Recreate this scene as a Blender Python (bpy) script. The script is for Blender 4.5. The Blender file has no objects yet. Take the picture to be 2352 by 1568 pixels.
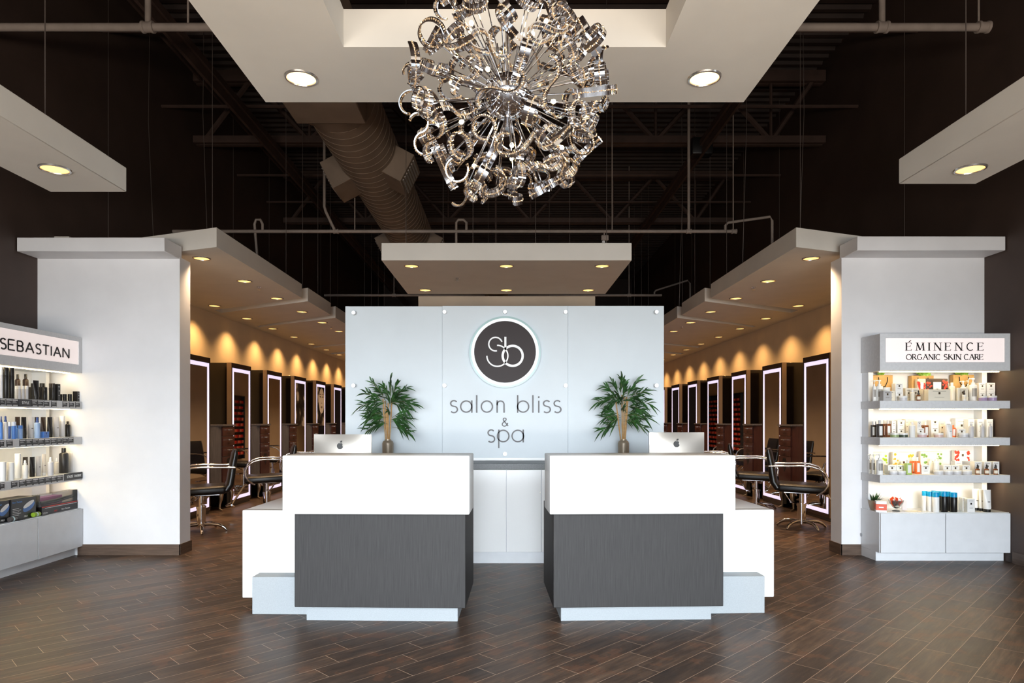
import bpy, bmesh, math, random
from mathutils import Vector, Matrix
random.seed(7)
SC = bpy.context.scene
COL = SC.collection
PI = math.pi
# ------------------------------------------------------------------ camera, world, daylight, exposure
FPX, CX, CY, CH = 1535.0, 1163.0, 965.0, 1.32        # focal length and principal point in a 2352x1568 frame, eye height
cam_d = bpy.data.cameras.new('camera'); cam = bpy.data.objects.new('camera', cam_d); COL.objects.link(cam)
cam.location = (0, 0, CH); cam.rotation_euler = (PI/2, 0, 0)
cam_d.sensor_fit = 'HORIZONTAL'; cam_d.sensor_width = 36.0; cam_d.lens = FPX/2352*36
cam_d.shift_x = (1176-CX)/2352; cam_d.shift_y = (CY-784)/2352; cam_d.clip_end = 100; cam_d.clip_start = 0.05
SC.camera = cam
W = bpy.data.worlds.new('world'); SC.world = W; W.use_nodes = True
bg = W.node_tree.nodes['Background']; bg.inputs[0].default_value = (0.72, 0.84, 1.0, 1); bg.inputs[1].default_value = 0.35
def area(name, loc, rot, sx, sy, power, col, spread=180):
    d = bpy.data.lights.new(name, 'AREA'); d.shape = 'RECTANGLE'; d.size = sx; d.size_y = sy; d.energy = power; d.color = col; d.spread = math.radians(spread)
    o = bpy.data.objects.new(name, d); COL.objects.link(o); o.location = loc; o.rotation_euler = rot; return o
# daylight of the shop windows behind the camera
area('window_daylight', (0, -2.7, 1.5), (PI/2-math.radians(17), 0, 0), 8.6, 2.7, 295, (0.85, 0.93, 1.0), 62)
area('window_skylight', (0, -2.74, 1.5), (PI/2, 0, 0), 8.6, 2.7, 80, (0.86, 0.94, 1.0))
# added cool fill from the right for the left display, no window stands here
area('added_side_fill', (4.66, .2, 1.25), (PI/2-math.radians(10), 0, PI/2), 3.2, 2.0, 110, (0.84, 0.93, 1.0), 100)
# added warm fill aimed upward to brighten the undersides of the ceiling panels
area('added_up_fill', (0, -2.72, .75), (PI/2+math.radians(84), 0, 0), 8.6, 1.1, 1050, (1.0, 0.86, 0.70))
SC.view_settings.view_transform = 'Standard'; SC.view_settings.look = 'None'
SC.view_settings.exposure = 0.0; SC.view_settings.gamma = 1.0; SC.view_settings.use_curve_mapping = False
SC.cycles.max_bounces = 8; SC.cycles.diffuse_bounces = 4; SC.cycles.glossy_bounces = 4; SC.cycles.transmission_bounces = 4
SC.cycles.transparent_max_bounces = 6; SC.cycles.caustics_reflective = False; SC.cycles.caustics_refractive = False
SC.cycles.sample_clamp_indirect = 4.0; SC.cycles.use_denoising = True

# ------------------------------------------------------------------ helpers
def at(px, py, Y): return ((px-CX)/FPX*Y, CH-(py-CY)/FPX*Y)      # a point of the photo at depth Y -> X, Z
def ax(px, Y): return (px-CX)/FPX*Y
def az(py, Y): return CH-(py-CY)/FPX*Y
def lin(c): return tuple(((v/255)/12.92 if v/255 <= .04045 else ((v/255+.055)/1.055)**2.4) for v in c)
MATS = {}
def mat(name, rgb=(200,200,200), rough=.5, metal=0., coat=0., emit=None, estr=0., trans=0., spec=.5, alpha=1., ior=1.45):
    if name in MATS: return MATS[name]
    m = bpy.data.materials.new(name); m.use_nodes = True; MATS[name] = m
    b = m.node_tree.nodes['Principled BSDF']; i = b.inputs
    i['Base Color'].default_value = (*lin(rgb), 1); i['Roughness'].default_value = rough; i['Metallic'].default_value = metal
    i['Coat Weight'].default_value = coat; i['Transmission Weight'].default_value = trans; i['Specular IOR Level'].default_value = spec
    i['Alpha'].default_value = alpha; i['IOR'].default_value = ior
    if emit: i['Emission Color'].default_value = (*lin(emit), 1); i['Emission Strength'].default_value = estr
    return m
def nd(m, t, **kw):
    n = m.node_tree.nodes.new(t)
    for k, v in kw.items():
        if k.startswith('i_'):
            key = k[2:]; n.inputs[int(key) if key.isdigit() else key].default_value = v
        else: setattr(n, k, v)
    return n
def lk(m, a, b): m.node_tree.links.new(a, b)
def bsdf(m): return m.node_tree.nodes['Principled BSDF']
def ramp(m, fac, stops):
    r = nd(m, 'ShaderNodeValToRGB'); lk(m, fac, r.inputs[0]); e = r.color_ramp.elements
    while len(e) < len(stops): e.new(.5)
    for k, (p, c) in enumerate(stops): e[k].position = p; e[k].color = (*lin(c), 1)
    return r.outputs[0]
def mottled(name, rgb, rough, amt=.08, scale=6., bump=0., bscale=60., **kw):
    m = mat(name, rgb, rough, **kw)
    tc = nd(m, 'ShaderNodeTexCoord'); n = nd(m, 'ShaderNodeTexNoise', i_Scale=scale, i_Detail=5.)
    lk(m, tc.outputs['Object'], n.inputs['Vector'])
    a = tuple(max(0, v*(1-amt)) for v in rgb); b = tuple(min(255, v*(1+amt)) for v in rgb)
    lk(m, ramp(m, n.outputs[0], [(.3, a), (.7, b)]), bsdf(m).inputs['Base Color'])
    if bump:
        n2 = nd(m, 'ShaderNodeTexNoise', i_Scale=bscale, i_Detail=3.); lk(m, tc.outputs['Object'], n2.inputs['Vector'])
        bp = nd(m, 'ShaderNodeBump', i_Strength=bump, i_Distance=.004); lk(m, n2.outputs[0], bp.inputs['Height']); lk(m, bp.outputs[0], bsdf(m).inputs['Normal'])
    return m

class MB:
    """collects shapes and links them as ONE mesh object"""
    def __init__(s): s.v = []; s.f = []; s.mi = []; s.cur = 0
    def mesh(s, vs, fs):
        o = len(s.v); s.v += [tuple(v) for v in vs]; s.f += [tuple(i+o for i in f) for f in fs]; s.mi += [s.cur]*len(fs); return s
    def box(s, x0, x1, y0, y1, z0, z1, bev=0., seg=2):
        if bev <= 0:
            vs = [(x,y,z) for x in (x0,x1) for y in (y0,y1) for z in (z0,z1)]
            return s.mesh(vs, [(0,1,3,2),(4,6,7,5),(0,4,5,1),(2,3,7,6),(0,2,6,4),(1,5,7,3)])
        bm = bmesh.new(); bmesh.ops.create_cube(bm, size=1)
        for v in bm.verts: v.co = Vector(((x0+x1)/2+v.co.x*(x1-x0), (y0+y1)/2+v.co.y*(y1-y0), (z0+z1)/2+v.co.z*(z1-z0)))
        bmesh.ops.bevel(bm, geom=bm.edges[:], offset=bev, segments=seg, profile=.5, affect='EDGES')
        return s.frombm(bm)
    def frombm(s, bm):
        bm.verts.index_update()
        s.mesh([v.co[:] for v in bm.verts], [[v.index for v in f.verts] for f in bm.faces]); bm.free(); return s
    def lathe(s, prof, n=20, c=(0,0,0), axis='z', a0=0., a1=2*PI):
        full = abs(a1-a0-2*PI) < 1e-6; m = n if full else n+1; vs = []; fs = []
        for r, h in prof:
            for k in range(m):
                a = a0+(a1-a0)*k/n; p = (r*math.cos(a), r*math.sin(a), h)
                if axis == 'y': p = (p[0], h, p[1])
                elif axis == 'x': p = (h, p[0], p[1])
                vs.append((c[0]+p[0], c[1]+p[1], c[2]+p[2]))
        for i in range(len(prof)-1):
            for k in range(n):
                k2 = (k+1) % m; fs.append((i*m+k, i*m+k2, (i+1)*m+k2, (i+1)*m+k))
        if full:
            if prof[0][0] > 1e-6: fs.append(tuple(range(m-1, -1, -1)))
            if prof[-1][0] > 1e-6: fs.append(tuple((len(prof)-1)*m+k for k in range(m)))
        return s.mesh(vs, fs)
    def ring(s, prof, n=28, c=(0,0,0), axis='z'):      # closed profile swept round, no caps
        vs = []; fs = []; L = len(prof)
        for r, h in prof:
            for k in range(n):
                a = 2*PI*k/n; p = (r*math.cos(a), r*math.sin(a), h)
                if axis == 'y': p = (p[0], h, p[1])
                vs.append((c[0]+p[0], c[1]+p[1], c[2]+p[2]))
        for i in range(L):
            j = (i+1) % L
            for k in range(n): fs.append((i*n+k, i*n+(k+1)%n, j*n+(k+1)%n, j*n+k))
        return s.mesh(vs, fs)
    def tube(s, pts, r, n=8, cap=True):
        pts = [Vector(p) for p in pts]; rs = r if isinstance(r, (list,tuple)) else [r]*len(pts)
        t0 = (pts[1]-pts[0]).normalized(); up = Vector((0,0,1)) if abs(t0.z) < .9 else Vector((1,0,0))
        nrm = (up-t0*up.dot(t0)).normalized(); vs = []; fs = []
        for i, p in enumerate(pts):
            t = (pts[min(i+1,len(pts)-1)]-pts[max(i-1,0)]).normalized()
            nrm = (nrm-t*nrm.dot(t)).normalized(); b = t.cross(nrm)
            for k in range(n):
                a = 2*PI*k/n; vs.append(p+(nrm*math.cos(a)+b*math.sin(a))*rs[i])
        for i in range(len(pts)-1):
            for k in range(n): fs.append((i*n+k, i*n+(k+1)%n, (i+1)*n+(k+1)%n, (i+1)*n+k))
        if cap: fs.append(tuple(range(n-1,-1,-1))); fs.append(tuple((len(pts)-1)*n+k for k in range(n)))
        return s.mesh(vs, fs)
    def prism(s, poly, z0, z1):                        # polygon in XY extruded in z
        n = len(poly); vs = [(x,y,z0) for x,y in poly]+[(x,y,z1) for x,y in poly]
        return s.mesh(vs, [tuple(range(n-1,-1,-1)), tuple(range(n,2*n))]+[(k,(k+1)%n,n+(k+1)%n,n+k) for k in range(n)])
    def prism_xz(s, poly, y0, y1):                     # polygon in XZ extruded in y
        n = len(poly); vs = [(x,y0,z) for x,z in poly]+[(x,y1,z) for x,z in poly]
        return s.mesh(vs, [tuple(range(n)), tuple(range(2*n-1,n-1,-1))]+[(k,n+k,n+(k+1)%n,(k+1)%n) for k in range(n)])
    def stroke(s, pts, w, y0, y1, closed=False):       # a pen stroke in XZ, width w, thickness y0..y1
        n = len(pts); L = []; R = []
        for i in range(n):
            a = Vector(pts[i-1] if (closed or i > 0) else pts[0]); b = Vector(pts[i]); c = Vector(pts[(i+1)%n] if (closed or i < n-1) else pts[-1])
            d1 = (b-a).normalized() if (b-a).length > 1e-9 else (c-b).normalized(); d2 = (c-b).normalized() if (c-b).length > 1e-9 else d1
            n1 = Vector((-d1.y, d1.x)); n2 = Vector((-d2.y, d2.x)); m = (n1+n2)
            m = m.normalized() if m.length > 1e-6 else n1; k = 1/max(.35, m.dot(n1)); ww = w[i] if isinstance(w, list) else w
            L.append(b+m*k*ww/2); R.append(b-m*k*ww/2)
        vs = []; fs = []
        for p in L: vs.append((p.x, y0, p.y))
        for p in R: vs.append((p.x, y0, p.y))
        for p in L: vs.append((p.x, y1, p.y))
        for p in R: vs.append((p.x, y1, p.y))
        for i in range(n if closed else n-1):
            j = (i+1) % n
            fs += [(i,n+i,n+j,j), (2*n+i,2*n+j,3*n+j,3*n+i), (i,j,2*n+j,2*n+i), (n+i,3*n+i,3*n+j,n+j)]
        if not closed: fs += [(0,2*n,3*n,n), (n-1,2*n-1,4*n-1,3*n-1)]
        return s.mesh(vs, fs)
    def xf(s, M):
        s.v = [tuple(M @ Vector(v)) for v in s.v]; return s
    def data(s, name, mats, smooth=40):
        me = bpy.data.meshes.new(name); me.from_pydata(s.v, [], s.f)
        for m in (mats if isinstance(mats, (list,tuple)) else [mats]): me.materials.append(m)
        me.polygons.foreach_set('material_index', s.mi)
        bm = bmesh.new(); bm.from_mesh(me); bmesh.ops.recalc_face_normals(bm, faces=bm.faces[:]); bm.to_mesh(me); bm.free()
        if smooth:
            me.polygons.foreach_set('use_smooth', [True]*len(me.polygons)); me.set_sharp_from_angle(angle=math.radians(smooth))
        me.update(); return me
    def build(s, name, mats, parent=None, smooth=40): return put(name, s.data(name, mats, smooth), parent)
def put(name, me, parent=None, loc=None, rot=None):
    o = bpy.data.objects.new(name, me); COL.objects.link(o)
    if parent: o.parent = parent
    if loc: o.location = loc
    if rot: o.rotation_euler = rot
    return o
def tag(o, label, cat, group=None):
    o['label'] = label; o['category'] = cat
    if group: o['group'] = group
    return o
def thing(name, label, cat, loc=(0,0,0), rz=0., group=None):
    o = bpy.data.objects.new(name, None); COL.objects.link(o); o.empty_display_size = .05; o.location = loc; o.rotation_euler = (0,0,rz)
    return tag(o, label, cat, group)
def struct(name, mb, m, smooth=40, parent=None):
    o = mb.build(name, m, parent, smooth); o['kind'] = 'structure'; return o
KIDS = {}
def dup(root, loc, rz=None, label=None, group=None, rot=None):
    r = root.copy(); COL.objects.link(r); r.location = loc
    if rz is not None: r.rotation_euler = (0,0,rz)
    if rot is not None: r.rotation_euler = rot
    if label: r['label'] = label
    if group: r['group'] = group
    def rec(src, dst):
        for c in [o for o in COL.objects if o.parent == src]:
            k = c.copy(); COL.objects.link(k); k.parent = dst; rec(c, k)
    rec(root, r); return r
ORD = ['first','second','third','fourth','fifth','sixth','seventh','eighth','ninth','tenth','eleventh','twelfth','thirteenth','fourteenth','fifteenth','sixteenth','seventeenth','eighteenth']
def arc(cx, cy, r, a0, a1, n=24, ry=None):
    ry = ry or r; return [(cx+r*math.cos(math.radians(a0+(a1-a0)*k/n)), cy+ry*math.sin(math.radians(a0+(a1-a0)*k/n))) for k in range(n+1)]

# ------------------------------------------------------------------ materials
white_paint = mottled('white_wall_paint', (232,232,234), .55, .015, 3., bump=.05, bscale=300.)
panel_paint = mottled('pale_ceiling_panel_paint', (226,222,214), .7, .015, 3.)
dark_wall = mottled('dark_brown_wall_paint', (72,58,52), .6, .06, 2., bump=.08, bscale=200.)
hall_wall = mottled('warm_hall_wall_paint', (226,210,186), .6, .02, 3.)
deck_m = mottled('dark_roof_deck_paint', (52,40,36), .65, .15, 3.)
steel_m = mottled('dark_painted_steel', (74,58,52), .5, .1, 6.)
pipe_m = mottled('grey_painted_pipe', (150,138,130), .5, .06, 8.)
duct_m = mottled('taupe_painted_duct', (138,122,108), .5, .06, 4.)
wire_m = mat('steel_cable', (120,110,105), .4, .6)
white_gloss = mat('gloss_white_counter', (242,243,243), .22)
white_lam = mottled('white_laminate', (232,235,239), .16, .012, 8., coat=.3)
grey_lam = mottled('light_grey_laminate', (218,220,223), .4, .02, 40.)
plinth_m = mottled('speckled_pale_grey_laminate', (158,164,168), .45, .03, 180.)
counter_dark = mottled('dark_grey_stone_top', (92,95,97), .4, .1, 120.)
chrome = mat('chrome', (225,225,228), .08, 1.)
brushed = mat('brushed_steel', (190,186,180), .3, 1.)
black_leather = mottled('black_leather', (12,11,12), .33, .2, 30., bump=.15, bscale=160.)
black_gloss = mat('black_gloss_panel', (14,11,11), .1, coat=.4)
black_m = mat('black_plastic', (20,20,21), .4)
mirror_m = mat('mirror_glass', (215,212,208), .015, 1.)
led_m = mat('cool_led_strip', (240,240,255), .4, emit=(222,216,255), estr=.85)
shelf_led = mat('warm_white_led_strip', (255,245,220), .4, emit=(255,228,176), estr=26.)
sign_m = mat('backlit_sign_acrylic', (250,240,238), .3, emit=(255,238,234), estr=.42)
lens_m = mat('lit_lamp_glass', (255,225,170), .3, emit=(255,200,118), estr=1.9)
bright_lens_m = mat('bright_lamp_glass', (255,225,170), .3, emit=(255,206,130), estr=5.0)
trim_m = mat('satin_lamp_trim', (196,192,188), .25, .85)
ink = mat('dark_lettering', (52,48,52), .4)
black_ink = mat('black_lettering', (16,16,16), .45)
white_ink = mat('white_lettering', (240,240,240), .45)
frosted = mottled('frosted_glass_panel', (206,214,219), .5, .012, 2.5)
glass_edge = mat('polished_glass_edge', (200,226,226), .15, coat=.6)
bronze_disc = mat('dark_bronze_disc', (44,34,34), .5, spec=.3)
tag_m = mat('charcoal_tag', (48,47,49), .45)

def woodgrain(name, a, b, rough, axis_scale):
    m = mat(name, a, rough); tc = nd(m, 'ShaderNodeTexCoord'); mp = nd(m, 'ShaderNodeMapping'); mp.inputs['Scale'].default_value = axis_scale
    n = nd(m, 'ShaderNodeTexNoise', i_Scale=1., i_Detail=6., i_Roughness=.65); lk(m, tc.outputs['Object'], mp.inputs[0]); lk(m, mp.outputs[0], n.inputs['Vector'])
    lk(m, ramp(m, n.outputs[0], [(.3, a), (.7, b)]), bsdf(m).inputs['Base Color']); return m
desk_wood = woodgrain('charcoal_striated_laminate', (24,22,22), (52,50,50), .6, (240,240,5))
chest_grey = woodgrain('dark_grey_chest_laminate', (74,71,74), (104,100,102), .3, (80,80,4))
chest_brown = woodgrain('espresso_chest_laminate', (52,29,26), (74,42,38), .3, (80,80,4))
base_wood = woodgrain('brown_baseboard_tile', (74,58,48), (104,84,70), .45, (5,5,60))

def floor_material():
    m = mat('wood_plank_tile', (90,72,60), .42); L, Wd = .607, .1465
    tc = nd(m, 'ShaderNodeTexCoord'); sp = nd(m, 'ShaderNodeSeparateXYZ'); lk(m, tc.outputs['Object'], sp.inputs[0])
    def M(op, a, b=None, c=None):
        n = nd(m, 'ShaderNodeMath', operation=op)
        for k, v in enumerate((a, b, c)):
            if v is None: continue
            if isinstance(v, (int,float)): n.inputs[k].default_value = v
            else: lk(m, v, n.inputs[k])
        return n.outputs[0]
    s = 1/math.sqrt(2)
    u = M('MULTIPLY', M('ADD', sp.outputs[0], sp.outputs[1]), s); v = M('MULTIPLY', M('SUBTRACT', sp.outputs[1], sp.outputs[0]), s)
    vr = M('DIVIDE', M('SUBTRACT', v, 2.4926), Wd); row = M('FLOOR', vr); fv = M('SUBTRACT', vr, row)
    ur = M('DIVIDE', M('SUBTRACT', M('SUBTRACT', u, 3.0229), M('MULTIPLY', row, Wd)), L); pk = M('FLOOR', ur); fu = M('SUBTRACT', ur, pk)
    def edge(f, size, g):
        d = M('MULTIPLY', M('MINIMUM', f, M('SUBTRACT', 1., f)), size); return M('LESS_THAN', d, g)
    grout = M('MAXIMUM', edge(fv, Wd, .0011), edge(fu, L, .0013))
    cb = nd(m, 'ShaderNodeCombineXYZ'); lk(m, row, cb.inputs[0]); lk(m, pk, cb.inputs[1])
    wn = nd(m, 'ShaderNodeTexWhiteNoise', noise_dimensions='2D'); lk(m, cb.outputs[0], wn.inputs['Vector'])
    gv = nd(m, 'ShaderNodeCombineXYZ'); lk(m, M('MULTIPLY', u, 3.2), gv.inputs[0]); lk(m, M('MULTIPLY', v, 30.), gv.inputs[1]); lk(m, M('MULTIPLY', wn.outputs[0], 40.), gv.inputs[2])
    n1 = nd(m, 'ShaderNodeTexNoise', i_Scale=1., i_Detail=8., i_Roughness=.68); lk(m, gv.outputs[0], n1.inputs['Vector'])
    n2 = nd(m, 'ShaderNodeTexNoise', i_Scale=5.5, i_Detail=5., i_Roughness=.6); lk(m, tc.outputs['Object'], n2.inputs['Vector'])
    n3 = nd(m, 'ShaderNodeTexNoise', i_Scale=1.1, i_Detail=2.); lk(m, tc.outputs['Object'], n3.inputs['Vector'])
    f = M('ADD', M('ADD', M('MULTIPLY', n1.outputs[0], .65), M('MULTIPLY', n2.outputs[0], .35)), M('MULTIPLY', M('SUBTRACT', wn.outputs[0], .5), .13))
    c = ramp(m, f, [(.32, (42,32,26)), (.5, (70,55,45)), (.62, (94,75,61)), (.78, (128,106,88))])
    hue = nd(m, 'ShaderNodeMix', data_type='RGBA', blend_type='MIX'); lk(m, M('MULTIPLY', M('GREATER_THAN', n2.outputs[0], .58), .35), hue.inputs['Factor'])
    lk(m, c, hue.inputs['A']); hue.inputs['B'].default_value = (*lin((106,70,50)), 1)
    mx = nd(m, 'ShaderNodeMix', data_type='RGBA'); lk(m, grout, mx.inputs['Factor']); lk(m, hue.outputs['Result'], mx.inputs['A']); mx.inputs['B'].default_value = (*lin((186,160,138)), 1)
    lk(m, mx.outputs['Result'], bsdf(m).inputs['Base Color']); bsdf(m).inputs['Specular IOR Level'].default_value = .26
    rr = nd(m, 'ShaderNodeMapRange'); lk(m, n2.outputs[0], rr.inputs[0]); rr.inputs[3].default_value = .3; rr.inputs[4].default_value = .52; lk(m, rr.outputs[0], bsdf(m).inputs['Roughness'])
    bp = nd(m, 'ShaderNodeBump', i_Strength=.25, i_Distance=.003); lk(m, M('SUBTRACT', n1.outputs[0], grout), bp.inputs['Height']); lk(m, bp.outputs[0], bsdf(m).inputs['Normal'])
    return m
floor_m = floor_material()

# ------------------------------------------------------------------ room shell
XL, XR, YB, YF, ZD = -4.60, 4.69, 25.0, -3.0, 6.60
struct('floor', MB().box(XL-.2, XR+.2, YF, YB+.2, -.1, 0), floor_m)
struct('wall_left', MB().box(XL-.15, XL, YF, 6.75, 0, ZD+.1), dark_wall)
struct('wall_right', MB().box(XR, XR+.15, YF, 6.75, 0, ZD+.1), dark_wall)
# the hall walls: pale below the ceiling panels, dark above them
struct('wall_left_hall', MB().box(XL-.15, XL, 6.75, YB, 0, 3.1), hall_wall)
struct('wall_right_hall', MB().box(XR, XR+.15, 6.75, YB, 0, 3.1), hall_wall)
struct('wall_left_upper', MB().box(XL-.15, XL, 6.75, YB, 3.1, ZD+.1), dark_wall)
struct('wall_right_upper', MB().box(XR, XR+.15, 6.75, YB, 3.1, ZD+.1), dark_wall)
struct('wall_back', MB().box(XL-.15, XR+.15, YB, YB+.15, 0, ZD+.1), dark_wall)
m = MB(); prof = []
y = YF
while y < YB:
    prof += [(y, ZD), (y+.07, ZD), (y+.095, ZD+.06), (y+.165, ZD+.06)]; y += .19
n = len(prof); vs = [(XL-.1, p[0], p[1]) for p in prof]+[(XR+.1, p[0], p[1]) for p in prof]
m.mesh(vs, [(k, k+1, n+k+1, n+k) for k in range(n-1)])
struct('ceiling', m, deck_m, 0)
# shop front behind the camera: window openings between posts, wall above
struct('wall_front', MB().box(XL-.15, XR+.15, YF-.15, YF, 3.05, ZD+.1).box(XL-.15, XR+.15, YF-.15, YF, 0, .12), dark_wall)
for k, x in enumerate((-4.55, -2.75, -.95, .95, 2.75, 4.6)):
    struct('window_%d' % (k+1), MB().box(x-.05, x+.05, -2.66, -2.58, .0, 3.05), steel_m)
struct('trim_1', MB().box(XL, XR, -2.66, -2.58, 2.2, 2.27), steel_m)
# partitions beside the hall openings, with a deep lintel cap
def partition(nm, x0, x1, capx0, capx1, zc0, zc1):
    struct('wall_%s_partition' % nm, MB().box(x0, x1, 6.557, 6.774, 0, 2.92), white_paint)
    struct('trim_%s' % nm, MB().box(capx0, capx1, 6.265, 6.60, zc0, zc1, .004, 1), white_paint)
partition('left', XL, -3.204, XL+.01, -3.206, 2.904, 3.034)
partition('right', 3.289, XR, 3.291, XR-.01, 2.912, 3.045)
BH = .105
struct('baseboard_left_partition', MB().box(-4.2, -3.194, 6.545, 6.557, 0, BH).box(-3.204, -3.192, 6.545, 6.785, 0, BH), base_wood)
struct('baseboard_right_partition', MB().box(3.279, 3.5, 6.545, 6.557, 0, BH).box(3.277, 3.289, 6.545, 6.785, 0, BH), base_wood)
struct('baseboard_left', MB().box(XL, XL+.012, YF, 5.28, 0, BH), base_wood)
struct('baseboard_right', MB().box(XR-.012, XR, YF, 6.18, 0, BH), base_wood)
struct('wall_reception', MB().box(-1.50, 1.47, 6.64, 6.78, 0, 2.40), white_paint)
struct('wall_core', MB().box(-1.283, 1.296, 9.75, 24.5, 0, 3.13), mottled('taupe_core_wall_paint', (176,160,140), .6, .03, 2.))

# ------------------------------------------------------------------ ceiling panels and their recessed lamps
lamp_mesh = {}
def lamp_parts(bright, r=.0905):
    if bright not in lamp_mesh:
        t = MB().ring([(r,0),(r-.004,-.007),(r*.86,-.009),(r*.83,-.004),(r*.83,0)], 32).data('trim', trim_m)
        l = MB().lathe([(r*.83,-.0015),(r*.5,-.003),(0,-.0035)], 32).data('lens', bright_lens_m if bright else lens_m)
        lamp_mesh[bright] = (t, l)
    return lamp_mesh[bright]
SPOT = {}
def spot(kind, power, size, blend, col=(1.0,.66,.33), rad=.035):
    if kind not in SPOT:
        d = bpy.data.lights.new('lamp_light_'+kind, 'SPOT'); d.energy = power; d.spot_size = math.radians(size); d.spot_blend = blend; d.color = col; d.shadow_soft_size = rad
        SPOT[kind] = d
    return SPOT[kind]
spot('wall', 58, 120, .75, (1.0,.55,.20)); spot('hall', 125, 125, .95, (1.0,.68,.40)); spot('front', 75, 62, .9, (1.0,.72,.36)); spot('canopy', 10, 95, .9, (1.0,.74,.44))
def downlight(x, y, z, kind, label, group):
    o = thing('recessed_downlight', label, 'ceiling light', (x, y, z), 0, group)
    t, l = lamp_parts('bright' in label); put('trim', t, o); put('lens', l, o)
    e = bpy.data.objects.new('lamp_light', SPOT[kind]); COL.objects.link(e); e.parent = o; e.location = (0,0,-.02)
    return o
cable_me = MB().lathe([(.0035,0),(.0035,1)], 6).data('cable', wire_m)
def cables(parent, pts, z0, lx=0, ly=0):
    for x, y in pts:
        c = put('cable', cable_me, parent, (x-lx, y-ly, z0)); c.scale = (1,1,ZD-z0-.2)
HT = .19
def sprinkler(x, y, z, label):
    o = MB().lathe([(.03,0),(.03,-.004),(.008,-.008),(.008,-.03),(.022,-.032),(.022,-.036),(0,-.036)], 12).build('fire_sprinkler', chrome)
    o.location = (x, y, z); tag(o, label, 'sprinkler', 'sprinkler heads in the ceiling panels')
for sg, side in ((-1,'left'), (1,'right')):
    we = 4.60 if sg < 0 else 4.69
    polys = [[(2.81,6.48),(4.45,7.12),(4.45,10.18),(2.81,9.18)], [(2.80,9.43),(4.45,10.45),(4.45,11.9),(2.80,10.66)], [(2.80,10.95),(4.45,12.05),(4.45,15.2),(2.80,14.1)],
             [(2.80,14.35),(4.45,15.45),(4.45,16.7),(2.80,15.6)], [(2.80,15.9),(4.45,17.0),(4.45,24.9),(2.80,24.9)]]
    struct('ceiling_%s_strip' % side, MB().box(*sorted((sg*4.45, sg*we)), 6.80, 24.95, 3.0, 3.19), panel_paint)
    for k, p in enumerate(polys):
        q = [(sg*x, y) for x, y in p]; c = (sum(a for a,b in q)/4, sum(b for a,b in q)/4)
        o = thing('ceiling_panel', 'floating ceiling panel over the %s hall, %s from the front' % (side, ORD[k]), 'ceiling panel', (c[0], c[1], 3.0), 0, 'floating ceiling panels over the halls')
        MB().prism([(a-c[0], b-c[1]) for a, b in q], 0, HT).build('panel', panel_paint, o)
        cables(o, [(q[0][0]+sg*.15, q[0][1]+.25), (q[3][0]+sg*.15, q[3][1]-.2), (q[1][0]-sg*.12, q[1][1]+.15)], 3.0+HT, c[0], c[1]); 
        for ch in [w for w in COL.objects if w.parent == o and w.name.startswith('cable')]: ch.location.z = HT
    for k in range(11):
        y = 9.8+1.22*k
        if y > 23: break
        downlight(sg*4.28, y, 3.0, 'wall', 'recessed downlight in the %s hall row by the wall, %s from front' % (side, ORD[k]), 'lit recessed downlights over the halls')
    if True: downlight(sg*4.28, 8.58, 3.0, 'wall', 'recessed downlight beside the %s hall wall, just behind the white partition' % side, 'lit recessed downlights over the halls')
    for k in range(14):
        y = 6.93+1.135*k
        downlight(sg*3.16, y, 3.0, 'hall', 'recessed downlight in the %s hall row over the aisle, %s from front' % (side, ORD[k]), 'lit recessed downlights over the halls')
    sprinkler(sg*3.12, 8.43, 3.0, 'small chrome sprinkler head in the front ceiling panel of the %s hall' % side)
    sprinkler(sg*3.15, 12.0, 3.0, 'small chrome sprinkler head in the third ceiling panel of the %s hall' % side)
# canopy over the logo wall
o = thing('ceiling_panel', 'floating ceiling panel with six downlights above the frosted logo wall', 'ceiling panel', (0, 8.67, 3.15), 0, 'floating ceiling panels of the lobby')
MB().box(-1.43, 1.435, 7.65-8.67, 9.69-8.67, 0, .20, .004, 1).build('panel', panel_paint, o); cables(o, [(-1.2,8.0),(-.4,8.0),(.35,8.0),(1.2,8.0),(.9,9.5),(-.9,9.5)], 3.35, 0, 8.67)
for ch in [w for w in COL.objects if w.parent == o and w.name.startswith('cable')]: ch.location.z = .2
for j, (yy, xs) in enumerate(((7.92, (-1.125, 0, 1.135)), (9.38, (-1.14, 0, 1.15)))):
    for k, xx in enumerate(xs):
        downlight(xx, yy, 3.15, 'canopy', 'recessed downlight above the logo wall, %s row, %s one' % (('front','rear')[j], ('left','middle','right')[k]), 'lit recessed downlights over the logo wall')
sprinkler(-.63, 8.6, 3.15, 'small chrome sprinkler head in the panel above the logo wall')
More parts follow.
